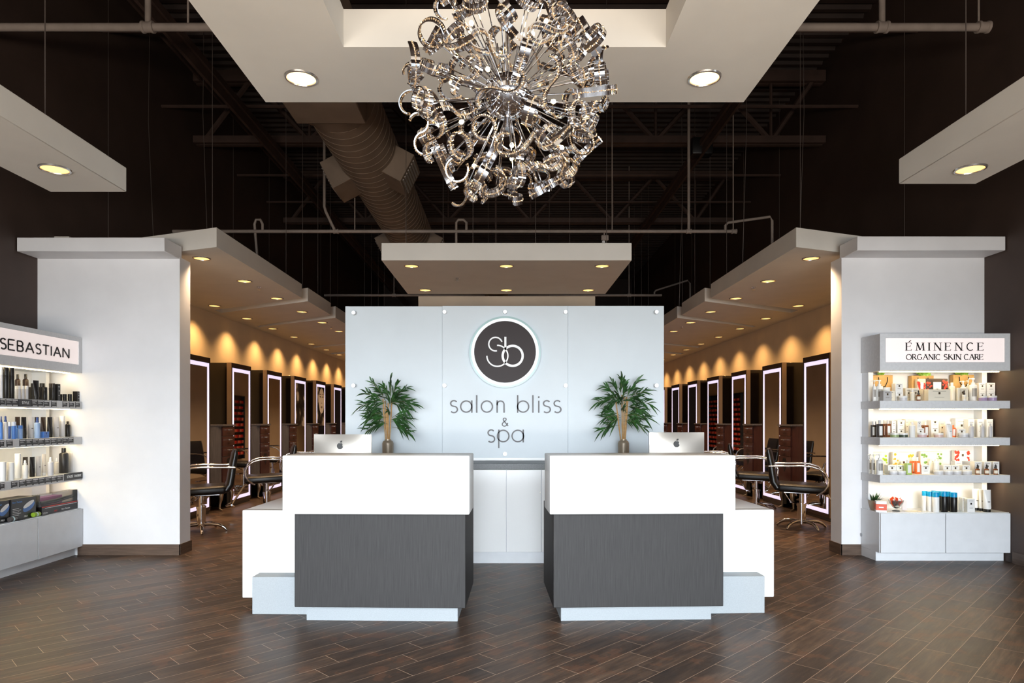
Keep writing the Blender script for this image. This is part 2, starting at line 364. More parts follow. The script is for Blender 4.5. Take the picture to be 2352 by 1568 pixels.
# ring panel round the chandelier
RZ = 3.19
o = thing('ceiling_ring_panel', 'large square ring ceiling panel open in the middle around the chandelier', 'ceiling panel', (0, 2.55, RZ), 0, 'floating ceiling panels of the lobby')
MB().box(-1.415, 1.395, .80, 1.38, 0, HT).box(-1.415, 1.395, -1.38, -.80, 0, HT).box(-1.415, -.816, -.80, .80, 0, HT).box(.80, 1.395, -.80, .80, 0, HT).build('panel', panel_paint, o)
cables(o, [(-1.25,3.8),(1.25,3.8)], 0, 0, 2.55)
for ch in [w for w in COL.objects if w.parent == o and w.name.startswith('cable')]: ch.location.z = HT; ch.scale.z = ZD-RZ-HT
for k, xx in enumerate((-1.12, 1.082)):
    downlight(xx, 3.65, RZ, 'front', 'bright recessed downlight in the ring panel %s of the chandelier' % ('left','right')[k], 'lit recessed downlights of the lobby')
for sg, side, x0, x1, ye in ((-1,'left',-3.095,-2.58,4.54), (1,'right',2.575,3.08,4.386)):
    xc = (x0+x1)/2
    o = thing('ceiling_panel', 'long narrow floating ceiling panel above the %s side of the lobby' % side, 'ceiling panel', (xc, 2.5, 2.87), 0, 'floating ceiling panels of the lobby')
    MB().box(x0-xc, x1-xc, -1.9, ye-2.5, 0, .165, .004, 1).build('panel', panel_paint, o)
    cables(o, [(xc+sg*-.18, 3.85), (xc, 1.0)], 0, xc, 2.5)
    for ch in [w for w in COL.objects if w.parent == o and w.name.startswith('cable')]: ch.location.z = .165; ch.scale.z = ZD-3.04
    x, _ = at(121 if sg < 0 else 2234, 0, 4.10)
    downlight(x, 4.12, 2.87, 'front', 'recessed downlight in the long narrow ceiling panel on the %s of the lobby' % side, 'lit recessed downlights of the lobby')

# ------------------------------------------------------------------ roof steel, pipes, duct
def truss(Y, label):
    o = thing('roof_truss', label, 'roof truss', (0, Y, 0), 0, 'dark steel trusses under the roof deck')
    zb, zt = 5.43, 6.36
    for s in (-1, 1):
        MB().box(XL+.02, XR-.02, s*.05-.035, s*.05+.035, zb-.05, zb+.05).build('bottom_chord', steel_m, o)
        MB().box(XL+.02, XR-.02, s*.05-.035, s*.05+.035, zt-.08, zt+.08).build('top_chord', steel_m, o)
    xs = [XL+.15, -3.75, -2.9, -2.05, -1.2, -.35, .5, 1.35, 2.2, 3.05, 3.9, XR-.15]
    for i in range(len(xs)-1):
        a, b = (zb, zt) if i % 2 == 0 else (zt, zb)
        MB().tube([(xs[i],0,a),(xs[i+1],0,b)], .04, 6).build('web', steel_m, o)
        if i % 2 == 1: MB().tube([(xs[i+1],0,zb),(xs[i+1],0,zt)], .022, 6).build('strut', steel_m, o)
truss(5.9, 'dark steel roof truss hidden in part by the ring panel above the lobby')
truss(9.85, 'dark steel roof truss across the room behind the chandelier, the middle one')
truss(13.8, 'dark steel roof truss furthest back, low behind the panel over the logo wall')
for x, z, nm in ((-4.25, 6.2, 'left wall'), (2.8, 5.27, 'black loudspeaker'), (-3.35, 5.27, 'spiral duct on the left')):
    o = MB().box(x-.045, x+.045, 4.0, 24.5, z-.04, z+.04).box(x-.015, x+.02, 4.0, 24.5, z-.16, z-.05).build('roof_beam', steel_m); tag(o, 'dark steel beam running to the back beside the %s' % nm, 'beam', 'lengthwise roof beams')
for y, z in ((7.6, 5.75), (8.9, 5.5), (11.4, 5.5), (12.8, 5.5)):
    o = MB().tube([(XL+.01,y,z),(XR-.01,y,z)], .022, 6).build('bracing_rod', steel_m); tag(o, 'thin dark bracing rod under the roof at the %s truss' % {7.6:'near side of the middle', 8.9:'front of the middle', 11.4:'back of the middle', 12.8:'front of the furthest'}[y], 'rod', 'thin bracing rods')
def pipe_run(Y, Z, x0, x1, r, drops, fits, label):
    o = thing('sprinkler_pipe', label, 'pipe', (0, Y, Z), 0, 'grey sprinkler pipes under the roof')
    MB().tube([(x0,0,0),(x1,0,0)], r, 14).build('main_pipe', pipe_m, o)
    for x, rr, z1 in drops: MB().tube([(x,0,0),(x,0,z1-Z)], rr, 10).build('riser', pipe_m, o)
    for x in fits:
        MB().lathe([(r*1.05,-r*1.5),(r*1.5,-r*1.5),(r*1.5,-r*.9),(r*1.3,-r*.8),(r*1.3,r*.8),(r*1.5,r*.9),(r*1.5,r*1.5),(r*1.05,r*1.5)], 14, (x,0,0), 'x').build('coupling', pipe_m, o)
    return o
p = pipe_run(5.4, 4.495, XL+.01, ax(2265,5.4), .031, [(ax(340,5.4),.024,ZD), (ax(2026,5.4),.024,ZD), (ax(432,5.4),.009,ZD), (ax(2248,5.4),.008,ZD)], [ax(340,5.4), ax(2026,5.4), ax(2258,5.4)], 'thick grey sprinkler pipe crossing high at the front behind the ring panel')
p = pipe_run(9.2, 3.92, XL+.01, ax(1690,9.2), .023, [(ax(815,9.2),.008,4.38), (ax(1406,9.2),.008,ZD), (ax(1582,9.2),.02,ZD), (ax(1684,9.2),.008,ZD)], [ax(772,9.2), ax(1582,9.2), ax(1686,9.2)], 'thin grey sprinkler pipe crossing above the panel over the logo wall')
X1, X2 = ax(745,9.2), ax(770,9.2)
MB().tube([(X2,0,0),(X1+.02,0,.27),(X1,0,.34),(X1,0,2.6)], .02, 10).build('bent_riser', pipe_m, p)
for px0, px1, top in ((588,602,508),):
    xa = ax(px0,9.2); MB().tube([(xa+.09,0,0),(xa+.09,0,.1),(xa+.06,0,.16),(xa,0,.16),(xa-.02,0,.1),(xa+.02,.1,-.85)], .018, 8).build('branch_pipe', pipe_m, p)
xa = ax(1048,9.2); MB().tube([(xa+.14,0,0),(xa+.14,0,.12),(xa+.1,0,.16),(xa+.03,0,.16),(xa,0,.12),(xa,0,-.5)], .018, 8).build('branch_pipe', pipe_m, p)
xa = ax(1666,9.2); MB().tube([(xa,0,0),(xa,0,.08),(xa+.04,0,.12),(ax(1762,9.2),-.1,.17),(ax(1767,9.2),-.1,.12),(ax(1767,9.2),-.1,-.75)], .018, 8).build('branch_pipe', pipe_m, p)
p = pipe_run(13.9, 3.92, ax(745,13.9), ax(1520,13.9), .024, [(ax(905,13.9),.01,ZD), (ax(1445,13.9),.01,ZD)], [ax(905,13.9), ax(1445,13.9)], 'far grey sprinkler pipe low behind the panel over the logo wall')
xa = ax(1503,13.9); MB().tube([(xa,0,0),(xa,0,.06),(xa+.03,0,.1),(ax(1580,13.9),0,.31),(ax(1585,13.9),0,.25),(ax(1585,13.9),0,-.7)], .018, 8).build('branch_pipe', pipe_m, p)
o = thing('spiral_duct', 'round taupe spiral air duct running to the back left of the chandelier', 'air duct', (-1.80, 7.0, 4.8))
m = MB(); prof = []
y = 0.
while y < 6.4:
    prof += [(.40, y), (.40, y+.156), (.404, y+.160), (.404, y+.166)]; y += .17
m.lathe(prof, 40, (0,0,0), 'y').build('duct_shell', duct_m, o, 25)
MB().box(-.36, .36, -1.45, -.12, -.43, .38, .01, 1).build('plenum_box', duct_m, o)
m = MB(); sq = [(-.36,-.43),(.36,-.43),(.36,.38),(-.36,.38)]; N = 24; A = []; B = []
for k in range(N):
    a = 2*PI*k/N; c, s = math.cos(a), math.sin(a); t = 1/max(abs(c)/.36, abs(s)/.405); A.append((c*t, -.12, s*t-.025)); B.append((.40*c, .18, .40*s))
m.mesh(A+B, [(k,(k+1)%N,N+(k+1)%N,N+k) for k in range(N)]); m.build('transition', duct_m, o)
grille_m = mat('grey_grille', (176,170,164), .5)
for sx, yy in ((-1, 2.0), (1, 1.75), (-1, 5.6), (1, 5.6)):
    M4 = Matrix.Rotation(sx*math.radians(-38), 4, 'Y')
    v = MB().box(.34, .62, yy-.3, yy+.3, -.19, .19, .006, 1) if sx > 0 else MB().box(-.62, -.34, yy-.3, yy+.3, -.19, .19, .006, 1)
    v.xf(Matrix.Rotation(math.radians(28*sx), 4, 'Y')).build('vent_box', duct_m, o)
    g = MB()
    for q in range(7): g.box(*sorted((sx*.621, sx*.632)), yy-.24, yy+.24, -.15+q*.045, -.13+q*.045)
    g.xf(Matrix.Rotation(math.radians(28*sx), 4, 'Y')).build('grille', grille_m, o)
o = MB().lathe([(.22,0),(.24,.02),(.24,1.5)], 28, (-.2, 12.0, 3.90), 'y').build('round_duct', duct_m)
for yy in (12.3, 13.2): MB().box(-.21,-.19,yy,yy+.03,4.13,ZD).build('hanger_strap', steel_m, o); tag(o, 'end of a round duct peeping over the panel above the logo wall', 'air duct')
o = thing('loudspeaker', 'black loudspeaker hanging under the middle roof truss', 'loudspeaker', (2.8, 9.62, 5.12))
MB().box(-.15,.15,-.1,.1,0,.24,.02,2).build('cabinet', black_m, o); MB().tube([(-.08,0,.23),(-.08,0,.3)],.012,6).build('bracket',chrome,o); MB().tube([(.09,0,.23),(.09,0,.3)],.012,6).build('bracket',chrome,o)
o = thing('emergency_lamp', 'tiny pale lamp fixture hanging under the middle sprinkler pipe', 'lamp', (ax(1389,9.15), 9.15, 3.75))
MB().box(-.05,.05,-.03,.03,.03,.1,.008,1).build('housing', pipe_m, o); MB().lathe([(.03,0),(.02,.04)],10,(-.02,-.02,-.02)).build('lamp_head', white_paint, o); MB().tube([(0,.04,.06),(0,.05,.16)],.01,6).build('stem', pipe_m, o)
for k, (px, Y) in enumerate(((355,8.2),(478,8.0),(1020,11.0),(1122,11.5),(1260,11.5),(1560,11.0),(1705,8.4),(1835,8.0))):
    x = ax(px, Y)
    o = MB().tube([(x,Y,3.2 if abs(x)>2.6 else 3.4),(x*1.02,Y+.02,5.0),(x*1.01,Y-.02,ZD)], .004, 5).build('hanging_wire', wire_m); tag(o, 'thin steel wire hanging from the roof, %s of eight from the left' % ORD[k], 'wire', 'loose hanging wires')

# ------------------------------------------------------------------ chandelier
def chandelier():
    C = Vector((.005, 2.56, 2.56)); R = .385
    root = thing('chandelier', 'spherical chrome chandelier of crystal studded curling ribbons under the ring panel', 'chandelier', C)
    crystal = mat('warm_crystal', (255,224,182), .14, .6, coat=.6, spec=1.)
    MB().lathe([(.0,-.085),(.03,-.083),(.075,-.055),(.098,-.02),(.1,.0),(.098,.02),(.075,.055),(.03,.083),(0,.085)], 32).build('hub', chrome, root)
    MB().ring([(.1,-.008),(.106,-.008),(.106,.008),(.1,.008)], 32).build('hub_ring', chrome, root)
    MB().tube([(0,0,.08),(0,0,ZD-C.z-.1)], .009, 10).build('hanging_rod', chrome, root)
    MB().lathe([(.03,-.13),(.02,-.11),(.012,-.08)], 12).build('hub_finial', chrome, root)
    rod = MB().tube([(0,0,.09),(0,0,.335)], .0022, 5).data('rod', chrome)
    wd = .031; shapes = []
    def curl(path):
        n = len(path); vs = []; fs = []
        P = [Vector((p[0], 0, p[1])) for p in path]
        for i, p in enumerate(P):
            vs += [p+Vector((0,-wd/2,0)), p+Vector((0,wd/2,0))]
        for i in range(n-1): fs.append((2*i,2*i+1,2*i+3,2*i+2))
        mb = MB(); t = .0016
        nr = []
        for i in range(n):
            d = (P[min(i+1,n-1)]-P[max(i-1,0)]).normalized(); nr.append(Vector((-d.z,0,d.x)))
        vv = []
        for i in range(n):
            w = wd/2*(1 if 0 < i < n-1 else .75)
            for o_, s_ in ((-t,-1),(-t,1),(t,1),(t,-1)): vv.append(P[i]+nr[i]*o_+Vector((0,s_*w,0)))
        ff = []
        for i in range(n-1):
            for k in range(4): ff.append((4*i+k,4*i+(k+1)%4,4*i+4+(k+1)%4,4*i+4+k))
        ff += [(0,1,2,3),(4*n-4,4*n-3,4*n-2,4*n-1)]
        mb.mesh(vv, ff); rib = mb.data('ribbon', chrome, 40)
        cb = MB(); rnd = random.Random(3)
        for i in range(n):
            for s_ in (1,-1):
                c = P[i]+nr[i]*(s_*.0022)+Vector((0,rnd.uniform(-.0012,.0012),0)); r = rnd.uniform(.0026,.0040)
                e = [Vector((r,0,0)),Vector((-r,0,0)),Vector((0,r,0)),Vector((0,-r,0)),Vector((0,0,r)),Vector((0,0,-r))]
                q = Matrix.Rotation(rnd.uniform(0,3),3,'X') @ Matrix.Rotation(rnd.uniform(0,3),3,'Z')
                cb.mesh([c+q@x for x in e], [(0,2,4),(2,1,4),(1,3,4),(3,0,4),(2,0,5),(1,2,5),(3,1,5),(0,3,5)])
        return rib, cb.data('crystal_strip', crystal, 0)
    def sweep(fk, n=38, L=.24):
        th = fk(0)[1]; x = z = 0.; pts = [(0,0)]
        for i in range(n):
            k = fk(i/n)[0]; th += k*L/n; x += math.cos(th)*L/n; z += math.sin(th)*L/n; pts.append((x,z))
        mx = sum(p[0] for p in pts)/len(pts); mz = sum(p[1] for p in pts)/len(pts); return [(p[0]-mx,p[1]-mz) for p in pts]
    shapes = [curl(sweep(lambda t: (34*(1-2*t)*1.25, -.6))), curl(sweep(lambda t: (32*(t-.1)+6, 0), 40, .25)), curl(sweep(lambda t: (30 if t < .55 else -34, .2), 42, .27)),
              curl(sweep(lambda t: (26, 0), 34, .22)), curl(sweep(lambda t: (40*math.cos(t*5), .4), 42, .26))]
    N = 102; ga = PI*(3-math.sqrt(5)); rnd = random.Random(11)
    for k in range(N):
        z = 1-2*(k+.5)/N; r = math.sqrt(1-z*z); a = ga*k; d = Vector((r*math.cos(a), r*math.sin(a), z)); rr = R*rnd.uniform(.86,.97)
        if d.z > .93: continue
        q = d.to_track_quat('Z', 'Y'); ro = put('rod', rod, root); ro.rotation_mode = 'QUATERNION'; ro.rotation_quaternion = q; ro.scale = (1,1,rr/.335)
        rib, cry = shapes[k % 5]; o = put('ribbon', rib, root); o.rotation_mode = 'QUATERNION'
        spin = Matrix.Rotation(rnd.uniform(0,2*PI),3,'Z') @ Matrix.Rotation(rnd.uniform(-.5,.5),3,'X') @ Matrix.Rotation(PI/2 if k % 3 else rnd.uniform(-.4,.4),3,'X')
        o.rotation_quaternion = (q.to_matrix() @ spin).to_quaternion(); o.location = d*rr; s = rnd.uniform(1.0,1.22); o.scale = (s,s,s)
        put('crystal_strip', cry, o)
    bulb_m = mat('warm_bulb', (255,230,190), .3, emit=(255,196,120), estr=110.)
    bulb = MB().lathe([(0,-.009),(.006,-.006),(.008,0),(.006,.006),(0,.009)], 10).data('bulb', bulb_m); sock = MB().lathe([(.006,-.03),(.006,-.009)], 8).data('socket', chrome)
    NB = 22
    for k in range(NB):
        z = 1-2*(k+.5)/NB; r = math.sqrt(1-z*z); a = ga*k+.8; d = Vector((r*math.cos(a), r*math.sin(a), z)); q = d.to_track_quat('Z','Y'); rr = R*.74
        b = put('bulb', bulb, root); b.rotation_mode = 'QUATERNION'; b.rotation_quaternion = q; b.location = d*rr; put('socket', sock, b)
        ro = put('bulb_rod', rod, root); ro.rotation_mode = 'QUATERNION'; ro.rotation_quaternion = q; ro.scale = (1.2,1.2,rr/.335-.08)
chandelier()

# ------------------------------------------------------------------ reception desks
def desk(sg, cx, cy, rz, side):
    # local: x towards the outer end (multiplied by sg), y to the back, origin at the inner front corner of the dark body
    o = thing('reception_desk', '%s white and charcoal reception desk with a stepped lower wing' % side, 'reception desk', (cx, cy, 0), rz)
    X = lambda a, b: tuple(sorted((sg*a, sg*b)))
    MB().box(*X(-.03, 1.165), -.07, .29, .722, 1.096, .008, 3).build('counter', white_gloss, o)
    MB().box(*X(0, 1.11), 0, .68, .111, .722, .003, 1).build('front_panel', desk_wood, o)
    MB().box(*X(.06, 1.06), .09, .62, 0, .111).build('toe_kick', plinth_m, o)
    MB().box(*X(1.05, 1.60), .35, .42, .075, .69, .006, 2).box(*X(1.05, 1.60), .42, 1.5, .645, .69, .006, 2).box(*X(1.555, 1.60), .42, 1.5, .075, .645).build('side_wing', white_gloss, o)
    MB().box(*X(1.06, 1.475), .215, .345, 0, .255, .003, 1).box(*X(1.40,1.475), .345, 1.4, 0, .075).build('plinth', plinth_m, o)
    MB().box(*X(.30, 1.05), .69, 1.5, .645, .69, .004, 1).build('work_surface', white_gloss, o)
    MB().box(*X(.30, .34), .72, 1.45, 0, .645).build('support_panel', white_gloss, o)
    return o
desk(-1, -.262, 4.30, math.radians(-1.4), 'left')
desk(1, .303, 4.31, math.radians(2.0), 'right')
# back cabinet and frosted logo wall
o = thing('back_cabinet', 'long white cabinet with a dark grey top below the frosted logo wall', 'cabinet', (0, 6.13, 0))
MB().box(-1.62, 1.60, .02, .50, .1, .87).build('carcass', white_lam, o); MB().box(-1.62, 1.60, .05, .5, 0, .1).build('toe_kick', white_lam, o)
MB().box(-1.64, 1.62, -.01, .505, .869, .925, .003, 1).build('countertop', counter_dark, o)
dw = .322
for k in range(-5, 5):
    d = MB().box(k*dw+.0025, (k+1)*dw-.0025, 0, .02, .112, .866, .0015, 1).build('door', white_gloss, o)
    if k in (0,): MB().tube([((k+1)*dw-.012,-.012,.66),((k+1)*dw-.012,.002,.66)], .006, 8).build('knob', brushed, d)
o = thing('frosted_glass_sign', 'wide frosted glass logo wall with standoffs and lettering above the back cabinet', 'sign', (0, 6.58, 0))
MB().box(-1.586, -.585, 0, .010, .928, 2.443, .002, 1).build('glass_pane', frosted, o)
MB().box(.565, 1.552, 0, .010, .928, 2.447, .002, 1).build('glass_pane', frosted, o)
MB().box(-.628, .604, -.022, -.012, .928, 2.443, .002, 1).build('glass_pane', frosted, o)
MB().box(-.66, .63, -.032, -.010, .926, .952, .002, 1).build('bottom_rail', white_gloss, o)
stand = mat('satin_standoff', (238,238,240), .3, .35)
so = MB().lathe([(.019,-.05),(.021,-.045),(.021,-.03),(.012,-.03),(.012,.05)], 18, (0,0,0), 'y').data('standoff', stand)
for px, py in ((812,718),(1021,716),(1299,716),(1508,716),(812,885),(1021,885),(1299,885),(1508,885),(1160,716),(1160,1042)):
    x, z = at(px, py, 6.54); put('standoff', so, o, (x, .0, z))
LX, LZ, LY = -.013, 1.985, -.075
disc = MB().lathe([(.349,LY+.012),(.349,LY)], 64, (LX,0,LZ), 'y').build('logo_disc', mat('pale_aqua_glass', (164,192,192), .25), o)
MB().lathe([(.3265,LY),(.329,LY-.006)], 64, (LX,0,LZ), 'y').build('white_disc', mat('lit_white_acrylic', (250,252,252), .3, emit=(240,250,255), estr=.12), disc)
MB().lathe([(.300,LY-.006),(.300,LY-.012)], 64, (LX,0,LZ), 'y').build('dark_disc', bronze_disc, disc)
MB().ring([(.27,LY+.016),(.32,LY+.016),(.32,LY+.022),(.27,LY+.022)], 48, (LX,0,LZ), 'y').build('halo_light', mat('cool_halo_led', (230,245,255), .4, emit=(225,240,255), estr=.7), disc)
# monogram: s and b drawn with a pen, in pixels of a zoomed view
Z6 = 1/2.5711; kx = lambda x: ax(780+x*Z6, 6.50); kz = lambda y: az(690+y*Z6, 6.50)
def scr(pts): return [(kx(a), kz(b)) for a, b in pts]
pu = 6.50/FPX*Z6
mono = MB(); y0, y1 = LY-.018, LY-.012
def parc(cx, cy, r, a0, a1, n=30): return [(cx+r*math.cos(math.radians(a0+(a1-a0)*k/n)), cy-r*math.sin(math.radians(a0+(a1-a0)*k/n))) for k in range(n+1)]
mono.stroke(scr(parc(921,258,40,20,282)), 8*pu, y0, y1)
mono.stroke(scr(parc(932,327,62,92,-180)), 8*pu, y0, y1)
mono.stroke(scr(parc(1022,327,59,0,359.9,48)), 14*pu, y0, y1)
mono.stroke(scr([(979,215),(979,290)]), 12*pu, y0, y1)
mono.build('monogram', white_ink, disc, 0)
# lettering, geometric sans
letters = MB(); y0, y1 = -.036, -.022; WD = 7.5
def done():
    global letters
    letters.build('lettering', ink, o, 0); letters = MB()
def pen(pts, w=WD): letters.stroke(scr(pts), w*pu, y0, y1)
def L_s(xa, xb, t, b):
    h = b-t; w = xb-xa; cx = (xa+xb)/2; r1 = h*.25
    pts = parc(cx+1, t+r1, 1, 0, 0, 1)[:0]
    up = [(cx+w*.43*math.cos(math.radians(a)), t+r1-r1*.9*math.sin(math.radians(a))) for a in range(35, 271, 10)]
    lo = [(cx+w*.47*math.cos(math.radians(a)), b-r1*1.05-r1*1.0*math.sin(math.radians(a))) for a in range(90, -146, -10)]
    pen(up[:-1]+[(cx, (up[-1][1]+lo[0][1])/2)]+lo[1:])
def L_o(xa, xb, t, b): letters.stroke(scr(parc((xa+xb)/2, (t+b)/2, (b-t)/2-WD/2, 0, 360, 40)[:-1]), WD*pu, y0, y1, True)
T, B, A = 588, 662, 557
def L_a(xa, xb, t, b): L_o(xa, xa+(b-t), t, b); pen([(xb-WD/2, t), (xb-WD/2, b)])
def L_p(xa, xb, t, b, d): L_o(xb-(b-t), xb, t, b); pen([(xa+WD/2, t), (xa+WD/2, d)])
L_s(650,695,T,B); L_a(709,783,T,B); pen([(808,A),(808,B)]); L_o(832,906,T,B)
pen([(930,T),(930,B)]); pen([(930,B-44)]+[(950.5+20.5*math.cos(math.radians(a)), T+24-20*math.sin(math.radians(a))) for a in range(180,-1,-12)]+[(971,B)])
done()
L_o(1049,1120,T,B); pen([(1052,A),(1052,B)]); pen([(1143,A),(1143,B)]); pen([(1178,T+2),(1178,B)]); pen(parc(1178,569,2.6,0,350,12), 5.2); L_s(1203,1248,T,B); L_s(1266,1311,T,B)
done()
T2, B2, D2 = 762, 838, 872
L_s(873,916,T2,B2); L_p(936,1004,T2,B2,D2); L_a(1015,1089,T2,B2)
done()
amp = [(996,741),(968,708),(966,702),(967,697),(972,694),(978,694),(983,697),(984,703),(981,708),(970,716),(963,723),(960,730),(962,737),(968,741),(976,742),(984,738),(990,730),(994,722)]
pen(amp, 5.5)
letters.build('lettering', ink, o, 0)

# ------------------------------------------------------------------ computers and bamboo plants on the counters
def apple(mb, x, z, s, y0, y1):
    body = []
    for k in range(48):
        a = 2*PI*k/48; c, n_ = math.cos(a), math.sin(a); r = 1.0
        r = 1.0-.16*math.exp(-((a-PI/2)/.28)**2)-.10*math.exp(-((a-3*PI/2)/.3)**2); px, pz = c*r*.92, n_*r*1.0
        if pz < 0: px *= 1-.22*(-pz)**1.5
        d = math.hypot(px-1.05, pz-.2)
        if d < .46: px, pz = 1.05+(px-1.05)*.46/d, .2+(pz-.2)*.46/d
        body.append((x+px*s, z+pz*s))
    mb.prism_xz(body, y0, y1)
    leaf = [(x+s*(.02+.36*math.sin(t)*.55+t*.16), z+s*(1.08+.62*t/PI*1.0-.18*math.sin(t))) for t in [PI*k/10 for k in range(11)]]
    leaf2 = [(x+s*(.02-.25*math.sin(t)*.5+t*.16), z+s*(1.08+.62*t/PI+.14*math.sin(t))) for t in [PI*k/10 for k in range(10,-1,-1)]]
    mb.prism_xz(leaf+leaf2[1:-1], y0, y1)
def imac(X, Y, w, ztop, rz, label):
    o = thing('desktop_computer', label, 'computer', (X, Y, .69), rz, 'computers behind the counters')
    alu = mat('anodised_aluminium', (178,172,164), .42, .6); h = ztop-.69
    m = MB(); nx, nz = 12, 10; z0 = h-.36; vs = []; fs = []
    for s_ in (0, 1):
        for i in range(nx+1):
            for j in range(nz+1):
                u = -1+2*i/nx; v = -1+2*j/nz; b = (1-abs(u)**2.2)*(1-abs(v)**2.2)
                vs.append((u*w/2, -.012-.035*max(0,b) if s_ == 0 else .006, z0+(v+1)/2*.36))
    Nn = (nx+1)*(nz+1); ix = lambda s_, i, j: s_*Nn+i*(nz+1)+j
    for s_ in (0,1):
        for i in range(nx):
            for j in range(nz): fs.append((ix(s_,i,j),ix(s_,i+1,j),ix(s_,i+1,j+1),ix(s_,i,j+1)))
    for i in range(nx): fs += [(ix(0,i,0),ix(1,i,0),ix(1,i+1,0),ix(0,i+1,0)), (ix(0,i,nz),ix(0,i+1,nz),ix(1,i+1,nz),ix(1,i,nz))]
    for j in range(nz): fs += [(ix(0,0,j),ix(0,0,j+1),ix(1,0,j+1),ix(1,0,j)), (ix(0,nx,j),ix(1,nx,j),ix(1,nx,j+1),ix(0,nx,j+1))]
    m.mesh(vs, fs).build('housing', alu, o, 50)
    MB().box(-w/2+.004, w/2-.004, .006, .012, z0+.004, h-.004).build('screen', black_gloss, o)
    a = MB(); apple(a, -.012, h-.36*.262, .026, -.052, -.040); a.build('logo', black_m, o, 0)
    MB().prism_xz([(-.09,.006),(.09,.006),(.075,z0+.1),(-.075,z0+.1)], -.045, -.030).box(-.09,.09,-.045,.13,0,.006,.002,1).build('stand', alu, o)
    return o
imac(ax(788,5.42), 5.42, .470, az(997,5.42), math.radians(-2), 'silver desktop computer seen from behind on the left desk')
imac(ax(1553.5,5.42), 5.42, .450, az(992.5,5.42), math.radians(3), 'silver desktop computer seen from behind on the right desk')
leaf_m = mottled('bamboo_leaf', (38,70,32), .45, .45, 14.); cane_m = woodgrain('bamboo_cane', (150,112,66), (186,148,96), .5, (6,6,40)); vase_m = mottled('taupe_metallic_vase', (142,128,110), .32, .03, 10., metal=.25)
def bamboo(X, Y, label, seed, canes, boughs):
    o = thing('potted_bamboo', label, 'potted plant', (X, Y, .925), 0, 'bamboo plants in front of the logo wall'); rnd = random.Random(seed)
    MB().lathe([(.046,0),(.051,.004),(.0525,.03),(.054,.165),(.054,.178),(.046,.196),(.032,.203),(.031,.214),(.026,.214),(.026,.19),(0,.19)], 28).build('vase', vase_m, o)
    for x0, x1, yy, h in canes:
        pts = []; rs = []
        for k in range(13):
            t = k/12; pts.append((x0+(x1-x0)*t, yy*(.4+t), .19+(h-.19)*t)); rs.append(.0060 if k % 4 else .0074)
        MB().tube(pts, rs, 8).build('cane', cane_m, o)
    m = MB(); tw = MB()
    def leaf(p, d, L, w):
        d = d.normalized(); sd = d.cross(Vector((rnd.uniform(-.4,.4),-.75,.65))).normalized(); nn = sd.cross(d)
        pts = []
        for t, f in ((0,.12),(.18,.75),(.42,1.),(.72,.62),(1.,.0)):
            c = p+d*L*t+Vector((0,0,-.35*L*t*t))+nn*.0
            pts.append((c+sd*w*f*.5, c-nn*.15*w*f, c-sd*w*f*.5))
        for i in range(4):
            (a,b,c),(a2,b2,c2) = pts[i], pts[i+1]; m.mesh([a,b,c,a2,b2,c2], [(0,1,4,3),(1,2,5,4)])
    for bx, bz, tx, tz, nl in boughs:
        a = Vector((bx, rnd.uniform(-.03,.02), bz)); b = Vector((tx, rnd.uniform(-.12,.05), tz))
        tw.tube([a, a.lerp(b,.5)+Vector((0,0,.02)), b], .0018, 5)
        for k in range(nl):
            t = .25+.75*(k+rnd.uniform(0,.8))/nl; p = a.lerp(b, min(1,t))+Vector((0,0,.02*(1-abs(2*t-1)))); d = (b-a).normalized(); s_ = 1 if k % 2 else -1
            dirv = d*rnd.uniform(.6,1.2)+Vector((rnd.uniform(-.35,.35), rnd.uniform(-.5,.25), s_*rnd.uniform(.1,.7)+.12))
            leaf(p, dirv, rnd.uniform(.085,.15), rnd.uniform(.014,.021))
    m.build('foliage', leaf_m, o, 60); tw.build('twigs', mat('olive_twig', (92,88,48), .6), o)
boughs = [(-.01,.56,-.24,.53,13),(-.01,.56,-.20,.65,13),(-.01,.57,-.15,.76,10),(-.02,.57,-.10,.68,11),(.03,.56,.03,.78,11),(.02,.57,-.03,.72,10),(.03,.58,.10,.73,12),(.04,.56,.18,.70,13),(.05,.56,.25,.55,11),(.05,.55,.17,.50,12),(.02,.55,.08,.62,14),(.0,.5,-.16,.48,12),(.03,.54,.14,.60,13),(0,.54,-.12,.58,13),(.02,.52,.04,.56,12),
          (0,.42,-.20,.40,13),(0,.44,-.17,.45,12),(-.01,.38,-.19,.30,10),(-.01,.42,-.10,.40,12),(.03,.40,.17,.40,12),(.04,.33,.23,.27,11),(.04,.42,.14,.45,10),(.03,.38,.16,.33,10),(.03,.40,.08,.38,12),(0,.36,-.09,.35,10),(.03,.5,.0,.66,10),(.01,.46,.02,.48,8)]
bamboo(ax(891,6.40), 6.40, 'bamboo in a taupe vase on the left, nearer the left computer', 4, [(-.02,-.045,-.01,.60),(-.008,-.03,.01,.58),(.004,.004,-.005,.56),(.014,.04,.0,.60),(.0,-.015,.012,.5)], boughs)
bamboo(ax(1432,6.40), 6.40, 'bamboo in a taupe vase on the right, nearer the right computer', 9, [(-.025,-.075,-.01,.58),(-.01,-.012,.01,.64),(.0,.006,-.005,.62),(.01,.03,.0,.62),(.016,.045,.012,.58)],
       [(-x*.95, z+.02, -tx*1.0, tz+.02, k) for x, z, tx, tz, k in boughs]+[(0,.62,.0,.80,8)])
